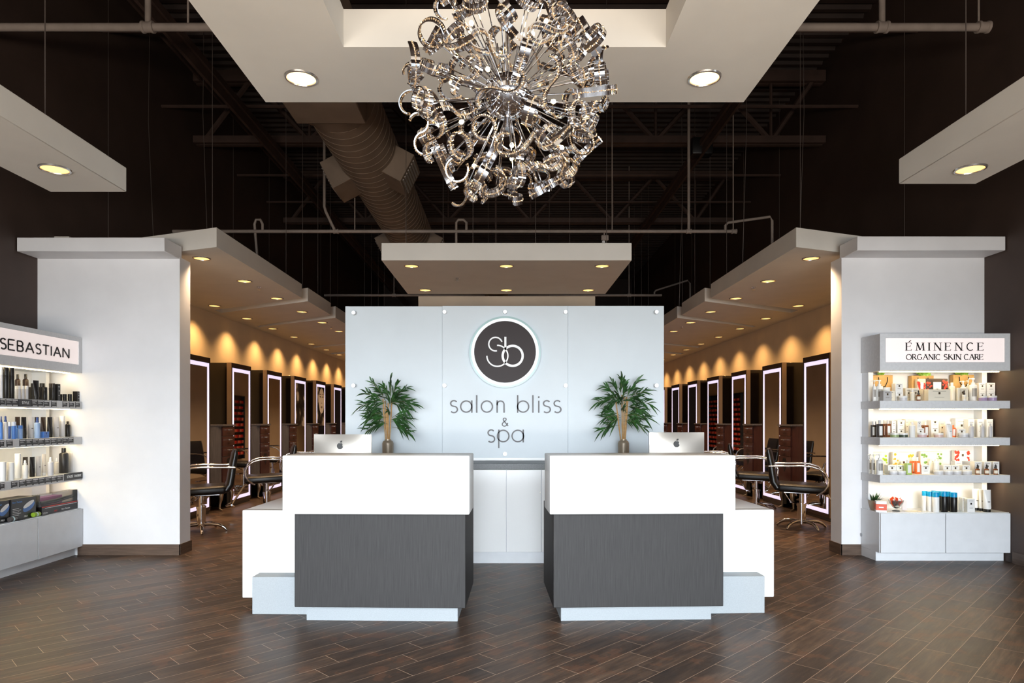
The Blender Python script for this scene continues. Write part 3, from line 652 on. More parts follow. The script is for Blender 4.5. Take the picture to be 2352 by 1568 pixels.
# ------------------------------------------------------------------ styling stations along the hall walls
silver_leg = mat('silver_leg', (176,160,140), .3, .85)
wave = mat('hair_poster', (90,84,80), .3)
_tc = nd(wave, 'ShaderNodeTexCoord'); _w = nd(wave, 'ShaderNodeTexWave', i_Scale=2.2, i_Distortion=9., i_Detail=3.); lk(wave, _tc.outputs['Object'], _w.inputs['Vector'])
lk(wave, ramp(wave, _w.outputs[0], [(.2,(18,16,15)),(.75,(72,64,58)),(1.,(168,156,146))]), bsdf(wave).inputs['Base Color'])
skin_grey = mat('portrait_light_tone', (196,184,172), .35); dark_tone = mat('portrait_dark_tone', (40,34,32), .35); mid_tone = mat('portrait_mid_tone', (122,104,96), .35)
TOP = 2.20; SL = .78
def station(sg, y0, label, kind='mirror'):
    we = 4.60 if sg < 0 else 4.69; D = we-4.19
    o = thing('mirror_station', label, 'salon mirror', (sg*we, y0, 0), 0, 'lit mirror stations along the hall walls')
    X = lambda a, b: tuple(sorted((-sg*a, -sg*b)))
    MB().box(*X(.005, D-.02), 0, SL, .0, TOP, .003, 1).build('housing', black_gloss, o)
    MB().box(*X(D-.02, D), 0, SL, TOP-.075, TOP).box(*X(D-.02, D), 0, .02, .05, TOP-.075).box(*X(D-.02, D), SL-.02, SL, .05, TOP-.075).box(*X(D-.02, D), .02, SL-.02, .05, .10).build('frame', mat('umber_mirror_frame', (46,34,30), .25, coat=.2), o)
    MB().box(*X(D-.02, D-.004), .045, .10, .15, TOP-.075).box(*X(D-.02, D-.004), SL-.085, SL-.03, .15, TOP-.075).box(*X(D-.02, D-.004), .10, SL-.085, TOP-.13, TOP-.075).box(*X(D-.02, D-.004), .045, SL-.03, .10, .15).build('light_strip', led_m, o)
    MB().box(*X(D-.02, D-.005), .02, .045, .10, TOP-.075).box(*X(D-.02, D-.005), SL-.03, SL-.02, .10, TOP-.075).build('border_strip', black_gloss, o)
    MB().box(*X(D-.07, D), -.006, 0, .05, TOP).build('edge_trim', mat('bronze_edge_trim', (150,128,104), .35, .5), o)
    if kind == 'mirror': MB().box(*X(D-.02, D-.006), .10, SL-.085, .15, TOP-.13).build('mirror', mirror_m, o)
    else:
        pz = MB().box(*X(D-.02, D-.006), .10, SL-.085, 1.2, TOP-.13).build('poster', wave, o)
        MB().box(*X(D-.02, D-.006), .10, SL-.085, .15, 1.2).build('mirror', mirror_m, o)
        if kind == 'face':
            xx = -sg*(D-.005); yc, zc = SL/2, 1.78
            def blob(nm, cy, cz, ry, rz_, m_, k):
                p = [(0, cy+ry*math.cos(2*PI*i/24), cz+rz_*math.sin(2*PI*i/24)) for i in range(24)]; q = [(xx+(-sg)*(.001*k+dx), b, c) for dx in (0,.001) for a, b, c in p]
                return MB().mesh(q, [tuple(range(24)), tuple(range(47,23,-1))]+[(i,24+i,24+(i+1)%24,(i+1)%24) for i in range(24)]).build(nm, m_, pz, 0)
            blob('face', yc+.06, zc-.02, .22, .285, skin_grey, 0); blob('eye', yc-.04, zc+.07, .055, .014, dark_tone, 1); blob('eye', yc+.16, zc+.07, .05, .014, dark_tone, 1); blob('eyebrow', yc-.04, zc+.125, .075, .01, mid_tone, 1); blob('eyebrow', yc+.16, zc+.125, .07, .01, mid_tone, 1)
            blob('lips', yc+.06, zc-.16, .07, .025, mid_tone, 1); blob('nose', yc+.06, zc-.07, .035, .012, mid_tone, 1)
    return o
def chest(sg, y0, label):
    we = 4.60 if sg < 0 else 4.69; D = we-4.13
    o = thing('drawer_chest', label, 'chest of drawers', (sg*we, y0, 0), 0, 'bow sided drawer chests between the mirrors')
    q = lambda pts: [(-sg*a, b) for a, b in pts]
    side = [(.01,.20)]+[(.01+(D-.06)*t, .20-.20*math.sin(PI*min(1,t*.95+.02))**.8-.02*t) for t in [k/10 for k in range(1,11)]]
    body = side+[(D-.02,.20),(D-.02,.63),(.01,.63)]
    MB().prism(q(body), .27, 1.235).build('cabinet', chest_grey if sg < 0 else chest_brown, o, 30)
    MB().prism(q([(a*1.0, b-.012) for a, b in side]+[(D+.015,.18),(D+.015,.635),(.005,.635)]), 1.235, 1.258).build('top', chest_grey, o, 30)
    x0, x1 = sorted((-sg*(D-.02), -sg*D))
    for k, (za, zb) in enumerate(((1.09,1.228),(.94,1.082),(.79,.932))):
        d = MB().box(x0, x1, .205, .625, za, zb, .002, 1).build('drawer', chest_brown, o)
        MB().tube([(-sg*(D+.03),.37,(za+zb)/2+.02),(-sg*(D+.03),.46,(za+zb)/2+.02)], .008, 6).tube([(-sg*D,.415,(za+zb)/2+.02),(-sg*(D+.03),.415,(za+zb)/2+.02)], .007, 6).build('handle', brushed, d)
    pn = MB().box(x0, x1, .205, .625, .275, .782, .002, 1).build('lower_panel', chest_brown, o)
    xa, xb = sorted((-sg*D, -sg*(D+.002)))
    m = MB(); pts = [(.37+.09*math.cos(math.radians(a)), .70+.08*math.sin(math.radians(a))-0) for a in range(0,181,20)]; pts = [(.34,.70),(.36,.75),(.39,.765),(.415,.75),(.44,.765),(.47,.75),(.49,.70),(.46,.62),(.415,.56),(.37,.62)]
    n = len(pts); m.mesh([(xa,a,b) for a,b in pts]+[(xb,a,b) for a,b in pts], [tuple(range(n)), tuple(range(2*n-1,n-1,-1))]+[(i,n+i,n+(i+1)%n,(i+1)%n) for i in range(n)]); m.build('dryer_hole', black_m, pn, 0)
    for a, b in ((D-.05,.24),(D-.05,.60),(.06,.24),(.06,.60)):
        s = -sg; oy = -.02 if b < .4 else .02
        MB().tube([(s*a,b,.275),(s*(a+.012),b+oy*.3,.23),(s*(a+.012),b+oy*.5,.17),(s*(a-.004),b+oy*.4,.09),(s*(a-.002),b+oy,.03),(s*(a+.03),b+oy*1.6,.012),(s*(a+.05),b+oy*2,.008)], [.034,.036,.027,.016,.013,.013,.008], 10).build('leg', silver_leg, o)
    return o
KINDS = {(-1,3):'hair', (-1,4):'face'}
for sg, side in ((-1,'left'), (1,'right')):
    for k in range(7):
        y0 = 8.68+1.51*k if sg < 0 else 8.66+1.505*k
        kd = KINDS.get((sg,k), 'mirror'); extra = {'hair':'with a poster of wavy hair', 'face':'with a poster of a face', 'mirror':'with a bright light border'}[kd]
        station(sg, y0, 'tall salon mirror %s, %s from front, %s wall' % (extra, ORD[k], side), kd)
        chest(sg, y0+SL+.07, 'dark raised chest of drawers just behind the %s mirror of the %s wall' % (ORD[k], side))

# ------------------------------------------------------------------ hydraulic styling chairs (local +x is the front)
def chair():
    o = thing('styling_chair', '', 'salon chair', (0,0,0), 0, 'black styling chairs in the halls')
    m = MB().box(-.27,.30,-.265,.265,.455,.553,.035,4); m.v = [(x,y,z-(.02*max(0,(x-.1)/.2)**2)) for x,y,z in m.v]; m.build('seat', black_leather, o)
    path = [(-.20,.475),(-.275,.50),(-.315,.565),(-.33,.66),(-.345,.78),(-.37,.92),(-.376,.968)]; th = [.05,.075,.08,.078,.074,.066,.03]
    m = MB(); n = len(path); vs = []; fs = []; K = 8; ysec = [(-.25,.4),(-.235,.85),(-.2,1),(0,1.0),(.2,1),(.235,.85),(.25,.4)]
    for i, (px, pz) in enumerate(path):
        a = path[max(0,i-1)]; b = path[min(n-1,i+1)]; d = Vector((b[0]-a[0], b[1]-a[1])).normalized(); nn = Vector((d.y,-d.x))
        for s_ in (1,-1):
            for yy, f in (ysec if s_ > 0 else reversed(ysec)): vs.append((px+nn.x*s_*th[i]/2*f, yy, pz+nn.y*s_*th[i]/2*f))
    M_ = 2*len(ysec)
    for i in range(n-1):
        for k in range(M_): fs.append((i*M_+k, i*M_+(k+1)%M_, (i+1)*M_+(k+1)%M_, (i+1)*M_+k))
    fs += [tuple(range(M_)), tuple((n-1)*M_+k for k in range(M_-1,-1,-1))]
    m.mesh(vs, fs).build('backrest', black_leather, o, 60)
    for s_ in (-1,1):
        y = s_*.285
        P = [(-.37,.765),(-.2,.772),(0,.778),(.1,.772),(.19,.745),(.255,.69),(.285,.62),(.28,.55),(.245,.49),(.19,.445),(.16,.43)]
        MB().tube([(a,y if b>.46 else y*.93,b) for a,b in P], .0125, 10).build('armrest', chrome, o)
    MB().box(-.2,.22,-.2,.2,.440,.455,.003,1).tube([(-.1,-.08,.44),(-.06,0,.395),(-.1,.08,.44)],.012,6).tube([(.1,-.08,.44),(.06,0,.395),(.1,.08,.44)],.012,6).build('seat_plate', chrome, o)
    MB().lathe([(.026,.30),(.026,.42),(.05,.425),(.05,.44)],18).lathe([(.05,.05),(.05,.27),(.056,.272),(.056,.30),(.02,.302)],22).build('hydraulic_column', chrome, o)
    MB().tube([(0,.05,.33),(-.05,.2,.32),(-.03,.27,.325)],.008,6).build('lever', chrome, o)
    for k in range(5):
        a = 2*PI*k/5+.35; c, s_ = math.cos(a), math.sin(a)
        MB().tube([(c*r,s_*r,z) for r,z in ((.03,.085),(.12,.085),(.2,.075),(.255,.05),(.285,.02),(.295,.008))], [.022,.021,.02,.018,.016,.012], 10).build('base_leg', chrome, o)
    m = MB()
    for s_ in (-.13,.13): m.tube([(.22,s_,.445),(.30,s_,.40),(.46,s_,.15)],.009,8)
    m.tube([(.46,-.17,.15),(.46,.17,.15)],.013,8).tube([(.46,-.15,.15),(.52,-.13,.13),(.54,0,.125),(.52,.13,.13),(.46,.15,.15)],.011,8); m.build('footrest', chrome, o)
    return o
proto = chair(); used = False
for sg, side, spots in ((-1,'left',((3.63,7.95,.42),(3.42,9.55,.36),(3.45,11.1,.30),(3.45,12.6,.1),(3.45,14.1,0))), (1,'right',((3.63,8.22,-.40),(3.70,9.9,-.33),(3.62,11.45,-.3),(3.55,13.0,0),(3.55,14.5,0)))):
    for k, (x, y, r) in enumerate(spots):
        rz = (PI if sg < 0 else 0)+r; lb = 'black styling chair facing the %s wall mirrors, %s from the front' % (side, ORD[k])
        if not used: proto.location = (sg*x,y,0); proto.rotation_euler = (0,0,rz); proto['label'] = lb; used = True
        else: dup(proto, (sg*x,y,0), rz, lb)
# nail polish racks on both sides of the core wall, seen in the hall mirrors
def polish_rack(sg, x, y, L, z1, label):
    o = thing('polish_rack', label, 'rack', (x, y, 0), 0, 'nail polish racks on the core wall'); X = lambda a, b: tuple(sorted((sg*a, sg*b)))
    MB().box(*X(.0,.015),0,L,.3,z1).box(*X(.015,.09),0,.03,.3,z1).box(*X(.015,.09),L-.03,L,.3,z1).box(*X(.015,.09),0,L,z1-.02,z1).build('back_board', black_m, o)
    q = MB(); nz = int((z1-.45)/.15)
    for k in range(nz):
        z = .4+k*.15; MB().box(*X(.015,.09),.03,L-.03,z,z+.015).build('rack_shelf', black_m, o)
        for j in range(int((L-.08)/.065)): q.cur = (j*7+k*3)%5 % 3; q.box(*X(.035,.075),.05+j*.065,.09+j*.065,z+.015,z+.09)
    p = q.build('polish_bottles', [mat('red_nail_polish', (206,60,50), .2, coat=.5), mat('coral_nail_polish', (222,120,100), .2, coat=.5), mat('wine_nail_polish', (120,28,44), .2, coat=.5)], o, 0); p['kind'] = 'stuff'
polish_rack(1, 1.297, 20.0, 3.2, 2.15, 'rack of red nail polish reflected in the right hall mirrors')
polish_rack(-1, -1.284, 17.2, .75, 1.97, 'narrow rack of red nail polish reflected in the second left mirror')

# ------------------------------------------------------------------ retail displays
SH = (1.503, 1.160, .811, .461)                     # tops of the three shelves and of the base
def display(loc, rz, Wd, D, label):
    o = thing('retail_display', label, 'display shelf', loc, rz, 'lit retail displays beside the white partitions')
    MB().box(.025, Wd-.055, D-.02, D-.004, .46, 1.80).build('back_panel', white_lam, o)
    for x0, x1 in ((.012,.058), (Wd-.105,-.058+Wd)): MB().box(x0, x1, D-.155, D-.02, .461, 1.80).build('side_panel', white_lam, o)
    MB().box(.0, Wd, .012, D-.004, .085, .461, .002, 1).build('base_cabinet', white_lam, o)
    for k in (0,1): MB().box(.004+k*Wd/2, Wd/2*(k+1)-.003, -.008, .011, .088, .455, .0015, 1).build('cabinet_door', white_lam, o)
    MB().box(.0, Wd-.01, .07, D-.004, 0, .085).build('toe_kick', white_lam, o)
    for k, z in enumerate(SH[:3]):
        MB().box(0, Wd, 0, D-.02, z-.073, z, .002, 1).build('shelf', grey_lam, o)
        MB().box(.06, Wd-.03, .10, .122, z-.079, z-.0735).build('light_strip', shelf_led, o)
    MB().box(.06, Wd-.03, .10, .122, 1.7755, 1.7815).build('light_strip', shelf_led, o)
    fx0, fx1, fz0, fz1 = .055, Wd-.05, 1.862, 2.085
    MB().box(0, Wd, .012, D-.004, 1.782, 2.128, .002, 1).box(0, Wd, 0, .012, 1.782, fz0).box(0, Wd, 0, .012, fz1, 2.128).box(0, fx0, 0, .012, fz0, fz1).box(fx1, Wd, 0, .012, fz0, fz1).build('header', grey_lam, o)
    MB().box(fx0, fx1, .006, .0115, fz0, fz1).build('sign_face', sign_m, o)
    return o
WR, DR, WL, DL = 1.213, .376, 1.255, .438
dR = display((3.477, 6.22, 0), 0, WR, DR, 'white lit display of skin care products with the serif sign, on the right')
dL = display((-4.16, 5.30, 0), PI/2, WL, DL, 'white lit display of hair care products with the plain sign, on the left')
MB().lathe([(.018,0),(.018,-.004),(.012,-.006),(0,-.006)], 18, (0,0,0), 'x').build('cable_grommet', mat('grey_plastic', (150,152,156), .4), dR).location = (0.0, DR-.05, .2)
# single stroke capital letters: main strokes, thin strokes and serif feet
GL = {
 'E': (.62, [([(0,0),(0,1)],1),([(0,1),(.58,1)],0),([(0,.52),(.46,.52)],0),([(0,0),(.6,0)],0)]),
 'M': (.95, [([(.05,0),(.12,1)],0),([(.12,1),(.48,.05)],1),([(.48,.05),(.84,1)],0),([(.84,1),(.92,0)],1)]),
 'I': (.12, [([(.06,0),(.06,1)],1)]),
 'N': (.82, [([(.06,0),(.06,1)],0),([(.06,1),(.78,0)],1),([(.78,0),(.78,1)],0)]),
 'C': (.82, [([(.44+.42*math.cos(math.radians(a)),.5+.5*math.sin(math.radians(a))) for a in range(48,313,12)],.6)]),
 'O': (.94, [([(.47+.46*math.cos(math.radians(a)),.5+.5*math.sin(math.radians(a))) for a in range(0,361,12)],.6)]),
 'R': (.7, [([(.05,0),(.05,1)],1),([(.05,1),(.3,1)]+arc(.32,.75,.25,90,-90,10)+[(.05,.5)],.4),([(.3,.5),(.7,0)],1)]),
 'G': (.9, [([(.44+.42*math.cos(math.radians(a)),.5+.5*math.sin(math.radians(a))) for a in range(48,325,12)],.6),([(.8,.2),(.8,.46)],1),([(.58,.46),(.84,.46)],0)]),
 'A': (.84, [([(.02,0),(.42,1)],0),([(.42,1),(.84,0)],1),([(.17,.35),(.68,.35)],0)]),
 'S': (.58, [([(.3+.24*math.cos(math.radians(a)),.76+.24*math.sin(math.radians(a))) for a in range(35,271,15)]+[(.3+.26*math.cos(math.radians(a)),.26+.26*math.sin(math.radians(a))) for a in range(90,-146,-15)],.7)]),
 'K': (.74, [([(.05,0),(.05,1)],1),([(.62,1),(.06,.45)],0),([(.24,.6),(.74,0)],1)]),
 'B': (.66, [([(.05,0),(.05,1)],1),([(.05,1),(.32,1)]+arc(.34,.76,.24,90,-90,10)+[(.05,.52)],.5),([(.05,.52),(.34,.52)]+arc(.36,.26,.26,90,-90,10)+[(.05,0)],.5)]),
 'T': (.68, [([(.34,0),(.34,1)],1),([(0,1),(.68,1)],0)]),
 'Y': (.7, [([(0,1),(.35,.48)],1),([(.7,1),(.35,.48)],0),([(.35,.48),(.35,0)],1)]),
 'L': (.55, [([(.05,1),(.05,0)],1),([(.05,0),(.55,0)],0)]),
 'F': (.58, [([(.05,0),(.05,1)],1),([(.05,1),(.56,1)],0),([(.05,.52),(.46,.52)],0)]),
 'V': (.76, [([(0,1),(.38,0)],1),([(.38,0),(.76,1)],0)]),
 ' ': (.4, []) }
def caps(mb, text, x0, x1, z0, h, thick, thin, y0, y1, serif=False, gap=.22):
    tot = sum(GL[c][0]+gap for c in text)-gap; k = (x1-x0)/tot; x = x0
    for c in text:
        for pts, wgt in GL[c][1]:
            P = [(x+a*k, z0+b*h) for a, b in pts]; mb.stroke(P, thin+(thick-thin)*wgt, y0, y1)
            if serif and len(P) == 2 and abs(P[0][0]-P[1][0]) < .5*k and c not in 'G':
                for q in P:
                    if (q[1] < z0+.02*h or q[1] > z0+.98*h): mb.stroke([(q[0]-thick*1.25,q[1]),(q[0]+thick*1.25,q[1])], thin, y0, y1)
            if serif and c in 'ETFL' and len(P) == 2 and abs(P[0][1]-P[1][1]) < .01*h:
                q = P[1]; s_ = -1 if q[1] > z0+.9*h else 1
                mb.stroke([q,(q[0]+.03*k,q[1]+s_*.16*h)], thin, y0, y1)
        x += (GL[c][0]+gap)*k
rx = lambda px: ax(px, 6.22)-3.477
m = MB(); caps(m, 'EMINENCE', rx(2082.5), rx(2259), az(804.5,6.22), (804.5-787)/FPX*6.22, .0105, .0035, .001, .006, True, .58)
m.stroke([(rx(2087.5), az(785.5,6.22)), (rx(2093), az(781,6.22))], .006, .001, .006)
caps(m, 'ORGANIC', rx(2082), rx(2160.5), az(825.5,6.22), (825.5-813.5)/FPX*6.22, .0075, .003, .001, .006, True, .16)
caps(m, 'SKIN', rx(2168.5), rx(2207.5), az(825.5,6.22), (825.5-813.5)/FPX*6.22, .0075, .003, .001, .006, True, .2)
caps(m, 'CARE', rx(2215), rx(2258.5), az(825.5,6.22), (825.5-813.5)/FPX*6.22, .0075, .003, .001, .006, True, .16)
m.build('sign_lettering', black_ink, dR, 0)
lx = lambda px, dep=0.: (4.16+dep)*FPX/(CX-px)-5.30
m = MB(); caps(m, 'SEBASTIAN', lx(1), lx(160), 1.9115, .086, .0125, .0125, .001, .006, False, .2); m.build('sign_lettering', black_ink, dL, 0)

# ------------------------------------------------------------------ products
ME = {}
def cached(key, fn):
    if key not in ME: ME[key] = fn()
    return ME[key]
def colmat(c, rough=.35, metal=0.): return mat('product_%d_%d_%d_%d_%d' % (*c, int(rough*100), int(metal*10)), c, rough, metal)
WHT=(240,240,238); CRM=(238,230,212); BLK=(22,20,20); GRY=(188,186,186); AMB=(122,66,24); DKB=(52,38,26); GRN=(150,166,120); BLU=(70,120,196); DBL=(36,66,130); SKY=(0,150,206); ORG=(232,110,50); SIL=(206,206,210); EMB=(70,58,36)
bag_m = mottled('kraft_paper', (190,150,92), .7, .06, 20.); sprig_m = mottled('sprig_leaf', (120,160,62), .45, .35, 20.)
clear_m = mat('clear_plastic', (240,245,250), .05, trans=.92, ior=1.2); glass_m = mat('clear_glass', (245,250,250), .03, trans=.95)
def q_(v): return round(v, 3)
def mk(kind, w, h, c, cap, d):
    """returns (name, body mesh, [(part, mesh)])"""
    r = w/2; C = colmat(c); K = colmat(cap)
    if kind == 'box':
        b = MB().box(-r,r,-d/2,d/2,0,h,.0015,1).data('carton', C); e = min(.018, w*.2, h*.25)
        parts = [('label', MB().box(-e/2,e/2,-d/2-.0008,-d/2,h*.56,h*.56+e*1.15).box(-w*.3,w*.3,-d/2-.0006,-d/2,h*.82,h*.82+.003).box(-w*.22,w*.22,-d/2-.0006,-d/2,h*.3,h*.3+.0025).data('label', colmat(cap)))]
        return 'product_box', b, parts
    if kind == 'gift':
        b = MB().box(-r,r,-d/2,d/2,0,h,.004,2).data('carton', C); m = MB(); rnd = random.Random(int(w*1e4)+int(h*1e4))
        for k in range(30):
            x = rnd.choice((rnd.uniform(-.92,-.45),rnd.uniform(.45,.92)))*r; z = rnd.uniform(.1,.9)*h; s = rnd.uniform(.007,.014)
            m.lathe([(0,-.0022),(s*.7,-.0018),(s,0)], 8, (x,-d/2,z), 'y')
        e = .018
        return 'gift_set', b, [('fruit_print', m.data('fruit_print', K)), ('label', MB().box(-r*.36,r*.36,-d/2-.0035,-d/2,h*.25,h*.85).data('label', colmat(WHT))), ('emblem', MB().box(-.009,.009,-d/2-.0045,-d/2-.003,h*.45,h*.45+.022).data('emblem', colmat(EMB)))]
    if kind == 'jar': return 'cream_jar', MB().lathe([(r*.9,0),(r*.97,.003),(r*.97,h*.62),(r*.9,h*.66)],20).data('jar', C), [('lid', MB().lathe([(r,h*.62),(r,h*.95),(r*.95,h),(0,h)],20).data('lid', K))]
    if kind == 'can': return 'spray_can', MB().lathe([(r*.94,0),(r,.003),(r,h*.74),(r*.94,h*.76)],20).data('can', C), [('cap', MB().lathe([(r*.98,h*.755),(r*.98,h*.985),(r*.93,h),(0,h)],20).data('cap', K))]
    if kind == 'bottle': return 'bottle', MB().lathe([(r*.94,0),(r,.003),(r,h*.76),(r*.8,h*.80),(r*.4,h*.825),(r*.4,h*.84)],20).data('bottle', C), [('cap', MB().lathe([(r*.48,h*.825),(r*.48,h*.99),(r*.42,h),(0,h)],16).data('cap', K))]
    if kind == 'square': return 'bottle', MB().box(-r,r,-r,r,0,h*.78,w*.12,2).data('bottle', C), [('cap', MB().lathe([(r*.5,h*.78),(r*.5,h*.99),(r*.44,h),(0,h)],14).data('cap', K)), ('label', MB().box(-r*.62,r*.62,-r-.0008,-r,h*.12,h*.66).data('label', colmat(WHT)))]
    if kind == 'pump':
        b = MB().lathe([(r*.94,0),(r,.003),(r,h*.66),(r*.85,h*.70),(r*.42,h*.72),(r*.42,h*.735)],20).data('bottle', C)
        p = MB().lathe([(r*.5,h*.72),(r*.5,h*.8),(r*.2,h*.81),(r*.2,h*.93),(r*.45,h*.935),(r*.45,h*.985),(r*.2,h)],14).tube([(0,0,h*.965),(-r*1.25,-r*.3,h*.965),(-r*1.45,-r*.35,h*.93)],r*.13,6).data('pump', K)
        return 'pump_bottle', b, [('pump', p), ('label', MB().lathe([(r*1.01,h*.2),(r*1.01,h*.55)],10,(0,0,0),'z',-PI*.75,-PI*.3).data('label', colmat((150,146,140))))]
    if kind == 'spray': return 'spray_bottle', MB().lathe([(r*.94,0),(r,.003),(r,h*.70),(r*.75,h*.74),(r*.42,h*.755)],20).data('bottle', C), [('nozzle', MB().lathe([(r*.55,h*.75),(r*.55,h*.84),(r*.4,h*.85),(r*.4,h*.96),(r*.3,h),(0,h)],14).data('nozzle', K))]
    if kind == 'dropper': return 'dropper_bottle', MB().lathe([(r*.94,0),(r,.003),(r,h*.5),(r*.7,h*.57),(r*.45,h*.59)],18).data('bottle', C), [('dropper', MB().lathe([(r*.55,h*.59),(r*.55,h*.76),(r*.35,h*.78),(r*.38,h*.92),(r*.2,h),(0,h)],12).data('dropper', K)), ('label', MB().lathe([(r*1.01,h*.12),(r*1.01,h*.42)],14,(0,0,0),'z',-PI*.95,-PI*.05).data('label', colmat(CRM)))]
    if kind == 'tube':
        n = 16; vs = []; fs = []
        for zt, rx_, ry_ in ((.13,.9,.9),(.2,.98,.95),(.6,1.,.6),(.93,1.04,.12),(1.,1.04,.09)):
            for k in range(n): a = 2*PI*k/n; vs.append((r*rx_*math.cos(a), r*ry_*math.sin(a), h*zt))
        for i in range(4):
            for k in range(n): fs.append((i*n+k,i*n+(k+1)%n,(i+1)*n+(k+1)%n,(i+1)*n+k))
        fs.append(tuple(4*n+k for k in range(n))); fs.append(tuple(range(n-1,-1,-1)))
        return 'tube', MB().mesh(vs, fs).data('tube', C, 60), [('cap', MB().lathe([(r*.86,0),(r*.9,.003),(r*.9,h*.13)],16).data('cap', K)), ('label', MB().box(-r*.3,r*.3,-r*.80,-r*.72,h*.45,h*.48).data('label', colmat((60,58,58))))]
    if kind == 'bag':
        b = MB().box(-r,r,-d/2,d/2,0,h,.002,1).data('paper_bag', bag_m)
        return 'paper_bag', b, [('handle', MB().tube([(x_*r,-d/2-.004+(.0),h*z_) for x_,z_ in ((-.45,.92),(-.40,.72),(-.1,.55),(.2,.56),(.42,.74),(.46,.92))],.004,6).data('handle', black_m))]
def product(disp, shelf, kind, x, y, w, h, c, cap, d=None, zb=None, yaw=0.):
    d = d or min(w, .06); z = SH[shelf] if zb is None else zb
    nm, body, parts = cached((kind,q_(w),q_(h),c,cap,q_(d)), lambda: mk(kind,q_(w),q_(h),c,cap,q_(d)))
    o = bpy.data.objects.new(nm, body); COL.objects.link(o)
    if disp == 'R': o.location = (3.477+x, 6.22+y, z); o.rotation_euler = (0,0,yaw)
    else: o.location = (-4.16-y, 5.30+x, z); o.rotation_euler = (0,0,PI/2+yaw)
    for pn, me in parts: put(pn, me, o)
    return o
CATS = {'box':'box','gift':'gift set','jar':'jar','can':'spray can','bottle':'bottle','square':'bottle','pump':'pump bottle','spray':'spray bottle','dropper':'dropper bottle','tube':'tube','bag':'paper bag'}
SHN = ('top shelf','middle shelf','bottom shelf','base top')
def finish(items, disp, shelf):
    """label the products of one shelf: what they look like and which of their kind from the left"""
    who = 'skin care' if disp == 'R' else 'hair care'; by = {}
    for it in items: by.setdefault(it[1], []).append(it)
    for desc, g in by.items():
        g.sort(key=lambda t: t[2])
        for k, (o, _, _, kind) in enumerate(g):
            lab = '%s on the %s of the %s display' % (desc, SHN[shelf], who) if len(g) == 1 else '%s, %s of %d from left on %s %s' % (desc, ORD[k], len(g), who, SHN[shelf])
            tag(o, lab, CATS[kind], 'products on the %s %s' % (who, SHN[shelf]))
ROW = (.055, .145, .215, .287)
def zr(y0, py, sc, row): return az(y0+py/sc, 6.22+ROW[row])
def shelf_right(shelf, y0, sc, rows):
    out = []
    for kind, x0, x1, top, c, cap, desc, row, *ex in rows:
        y = ROW[row]; Y = 6.22+y; xc = ax(1980+(x0+x1)/2/sc, Y)-3.477; w = (x1-x0)/sc/FPX*Y; zt = az(y0+top/sc, Y); zb = None
        if ex and ex[0]: zb = ex[0] if isinstance(ex[0], float) else None
        base = SH[shelf] if zb is None else zb
        h = max(.03, zt-base); d = {'box':.065 if shelf < 3 else .045,'gift':.05,'bag':.055}.get(kind)
        o = product('R', shelf, kind, xc, y, w, h, c, cap, d, zb); out.append((o, desc, xc, kind))
    finish(out, 'R', shelf); return out
def zr(y0, py, sc, row): return az(y0+py/sc, 6.22+ROW[row])
s = 6.72
R0 = shelf_right(0, 845, s, [
 ('bag',145,450,112,BLK,BLK,'kraft paper bag with black handle',3), ('bag',740,1080,118,BLK,BLK,'kraft paper bag with black handle',3), ('bag',1380,1700,108,BLK,BLK,'kraft paper bag with black handle',3),
 ('pump',162,212,188,WHT,WHT,'white pump bottle',1), ('pump',216,318,182,WHT,WHT,'white pump bottle',1),
 ('box',300,428,355,GRY,EMB,'grey carton',0), ('box',330,478,355,CRM,EMB,'cream carton under a jar',1), ('jar',325,430,298,WHT,WHT,'white cream jar set on a carton',1,zr(845,355,6.72,1)),
 ('box',488,604,362,WHT,EMB,'white carton',1), ('box',486,602,237,WHT,EMB,'white carton stacked on another',1,zr(845,362,s,1)),
 ('jar',568,692,430,SIL,WHT,'silver cream jar',0), ('box',640,735,312,CRM,EMB,'wide cream carton',1), ('box',745,850,312,CRM,EMB,'wide cream carton',1), ('spray',745,808,330,CRM,WHT,'small cream spray bottle',0), ('dropper',842,900,345,AMB,BLK,'amber dropper bottle',0),
 ('box',905,985,330,CRM,EMB,'plain cream carton',1), ('box',990,1330,330,CRM,EMB,'long leaf printed carton',0), ('gift',835,960,168,(206,190,170),(200,52,40),'small fruit printed gift set',2), ('gift',965,1300,165,(60,48,44),(206,70,50),'large fruit printed gift set',2),
 ('bottle',1318,1355,230,WHT,WHT,'slim white bottle',2), ('bottle',1345,1428,225,CRM,WHT,'white flower printed bottle',1), ('box',1440,1600,308,CRM,EMB,'pale carton behind the dropper',1), ('dropper',1546,1604,345,WHT,DKB,'white dropper bottle with dark top',0),
 ('pump',1515,1600,195,WHT,WHT,'tall white pump bottle',2), ('pump',1608,1664,186,WHT,WHT,'tall white pump bottle',2), ('pump',1656,1765,154,WHT,WHT,'tall white pump bottle',1),
 ('box',1772,1870,368,WHT,EMB,'white cube carton',2), ('box',1770,1872,232,WHT,EMB,'white cube carton stacked on top',2,zr(845,368,s,2)), ('box',1892,2016,370,WHT,EMB,'white cube carton',2), ('box',1892,2018,230,WHT,EMB,'white cube carton stacked on top',2,zr(845,370,s,2)),
 ('jar',1808,1922,430,(170,150,190),WHT,'lilac cream jar',0), ('jar',1945,2072,428,(170,150,190),WHT,'lilac cream jar',0)])
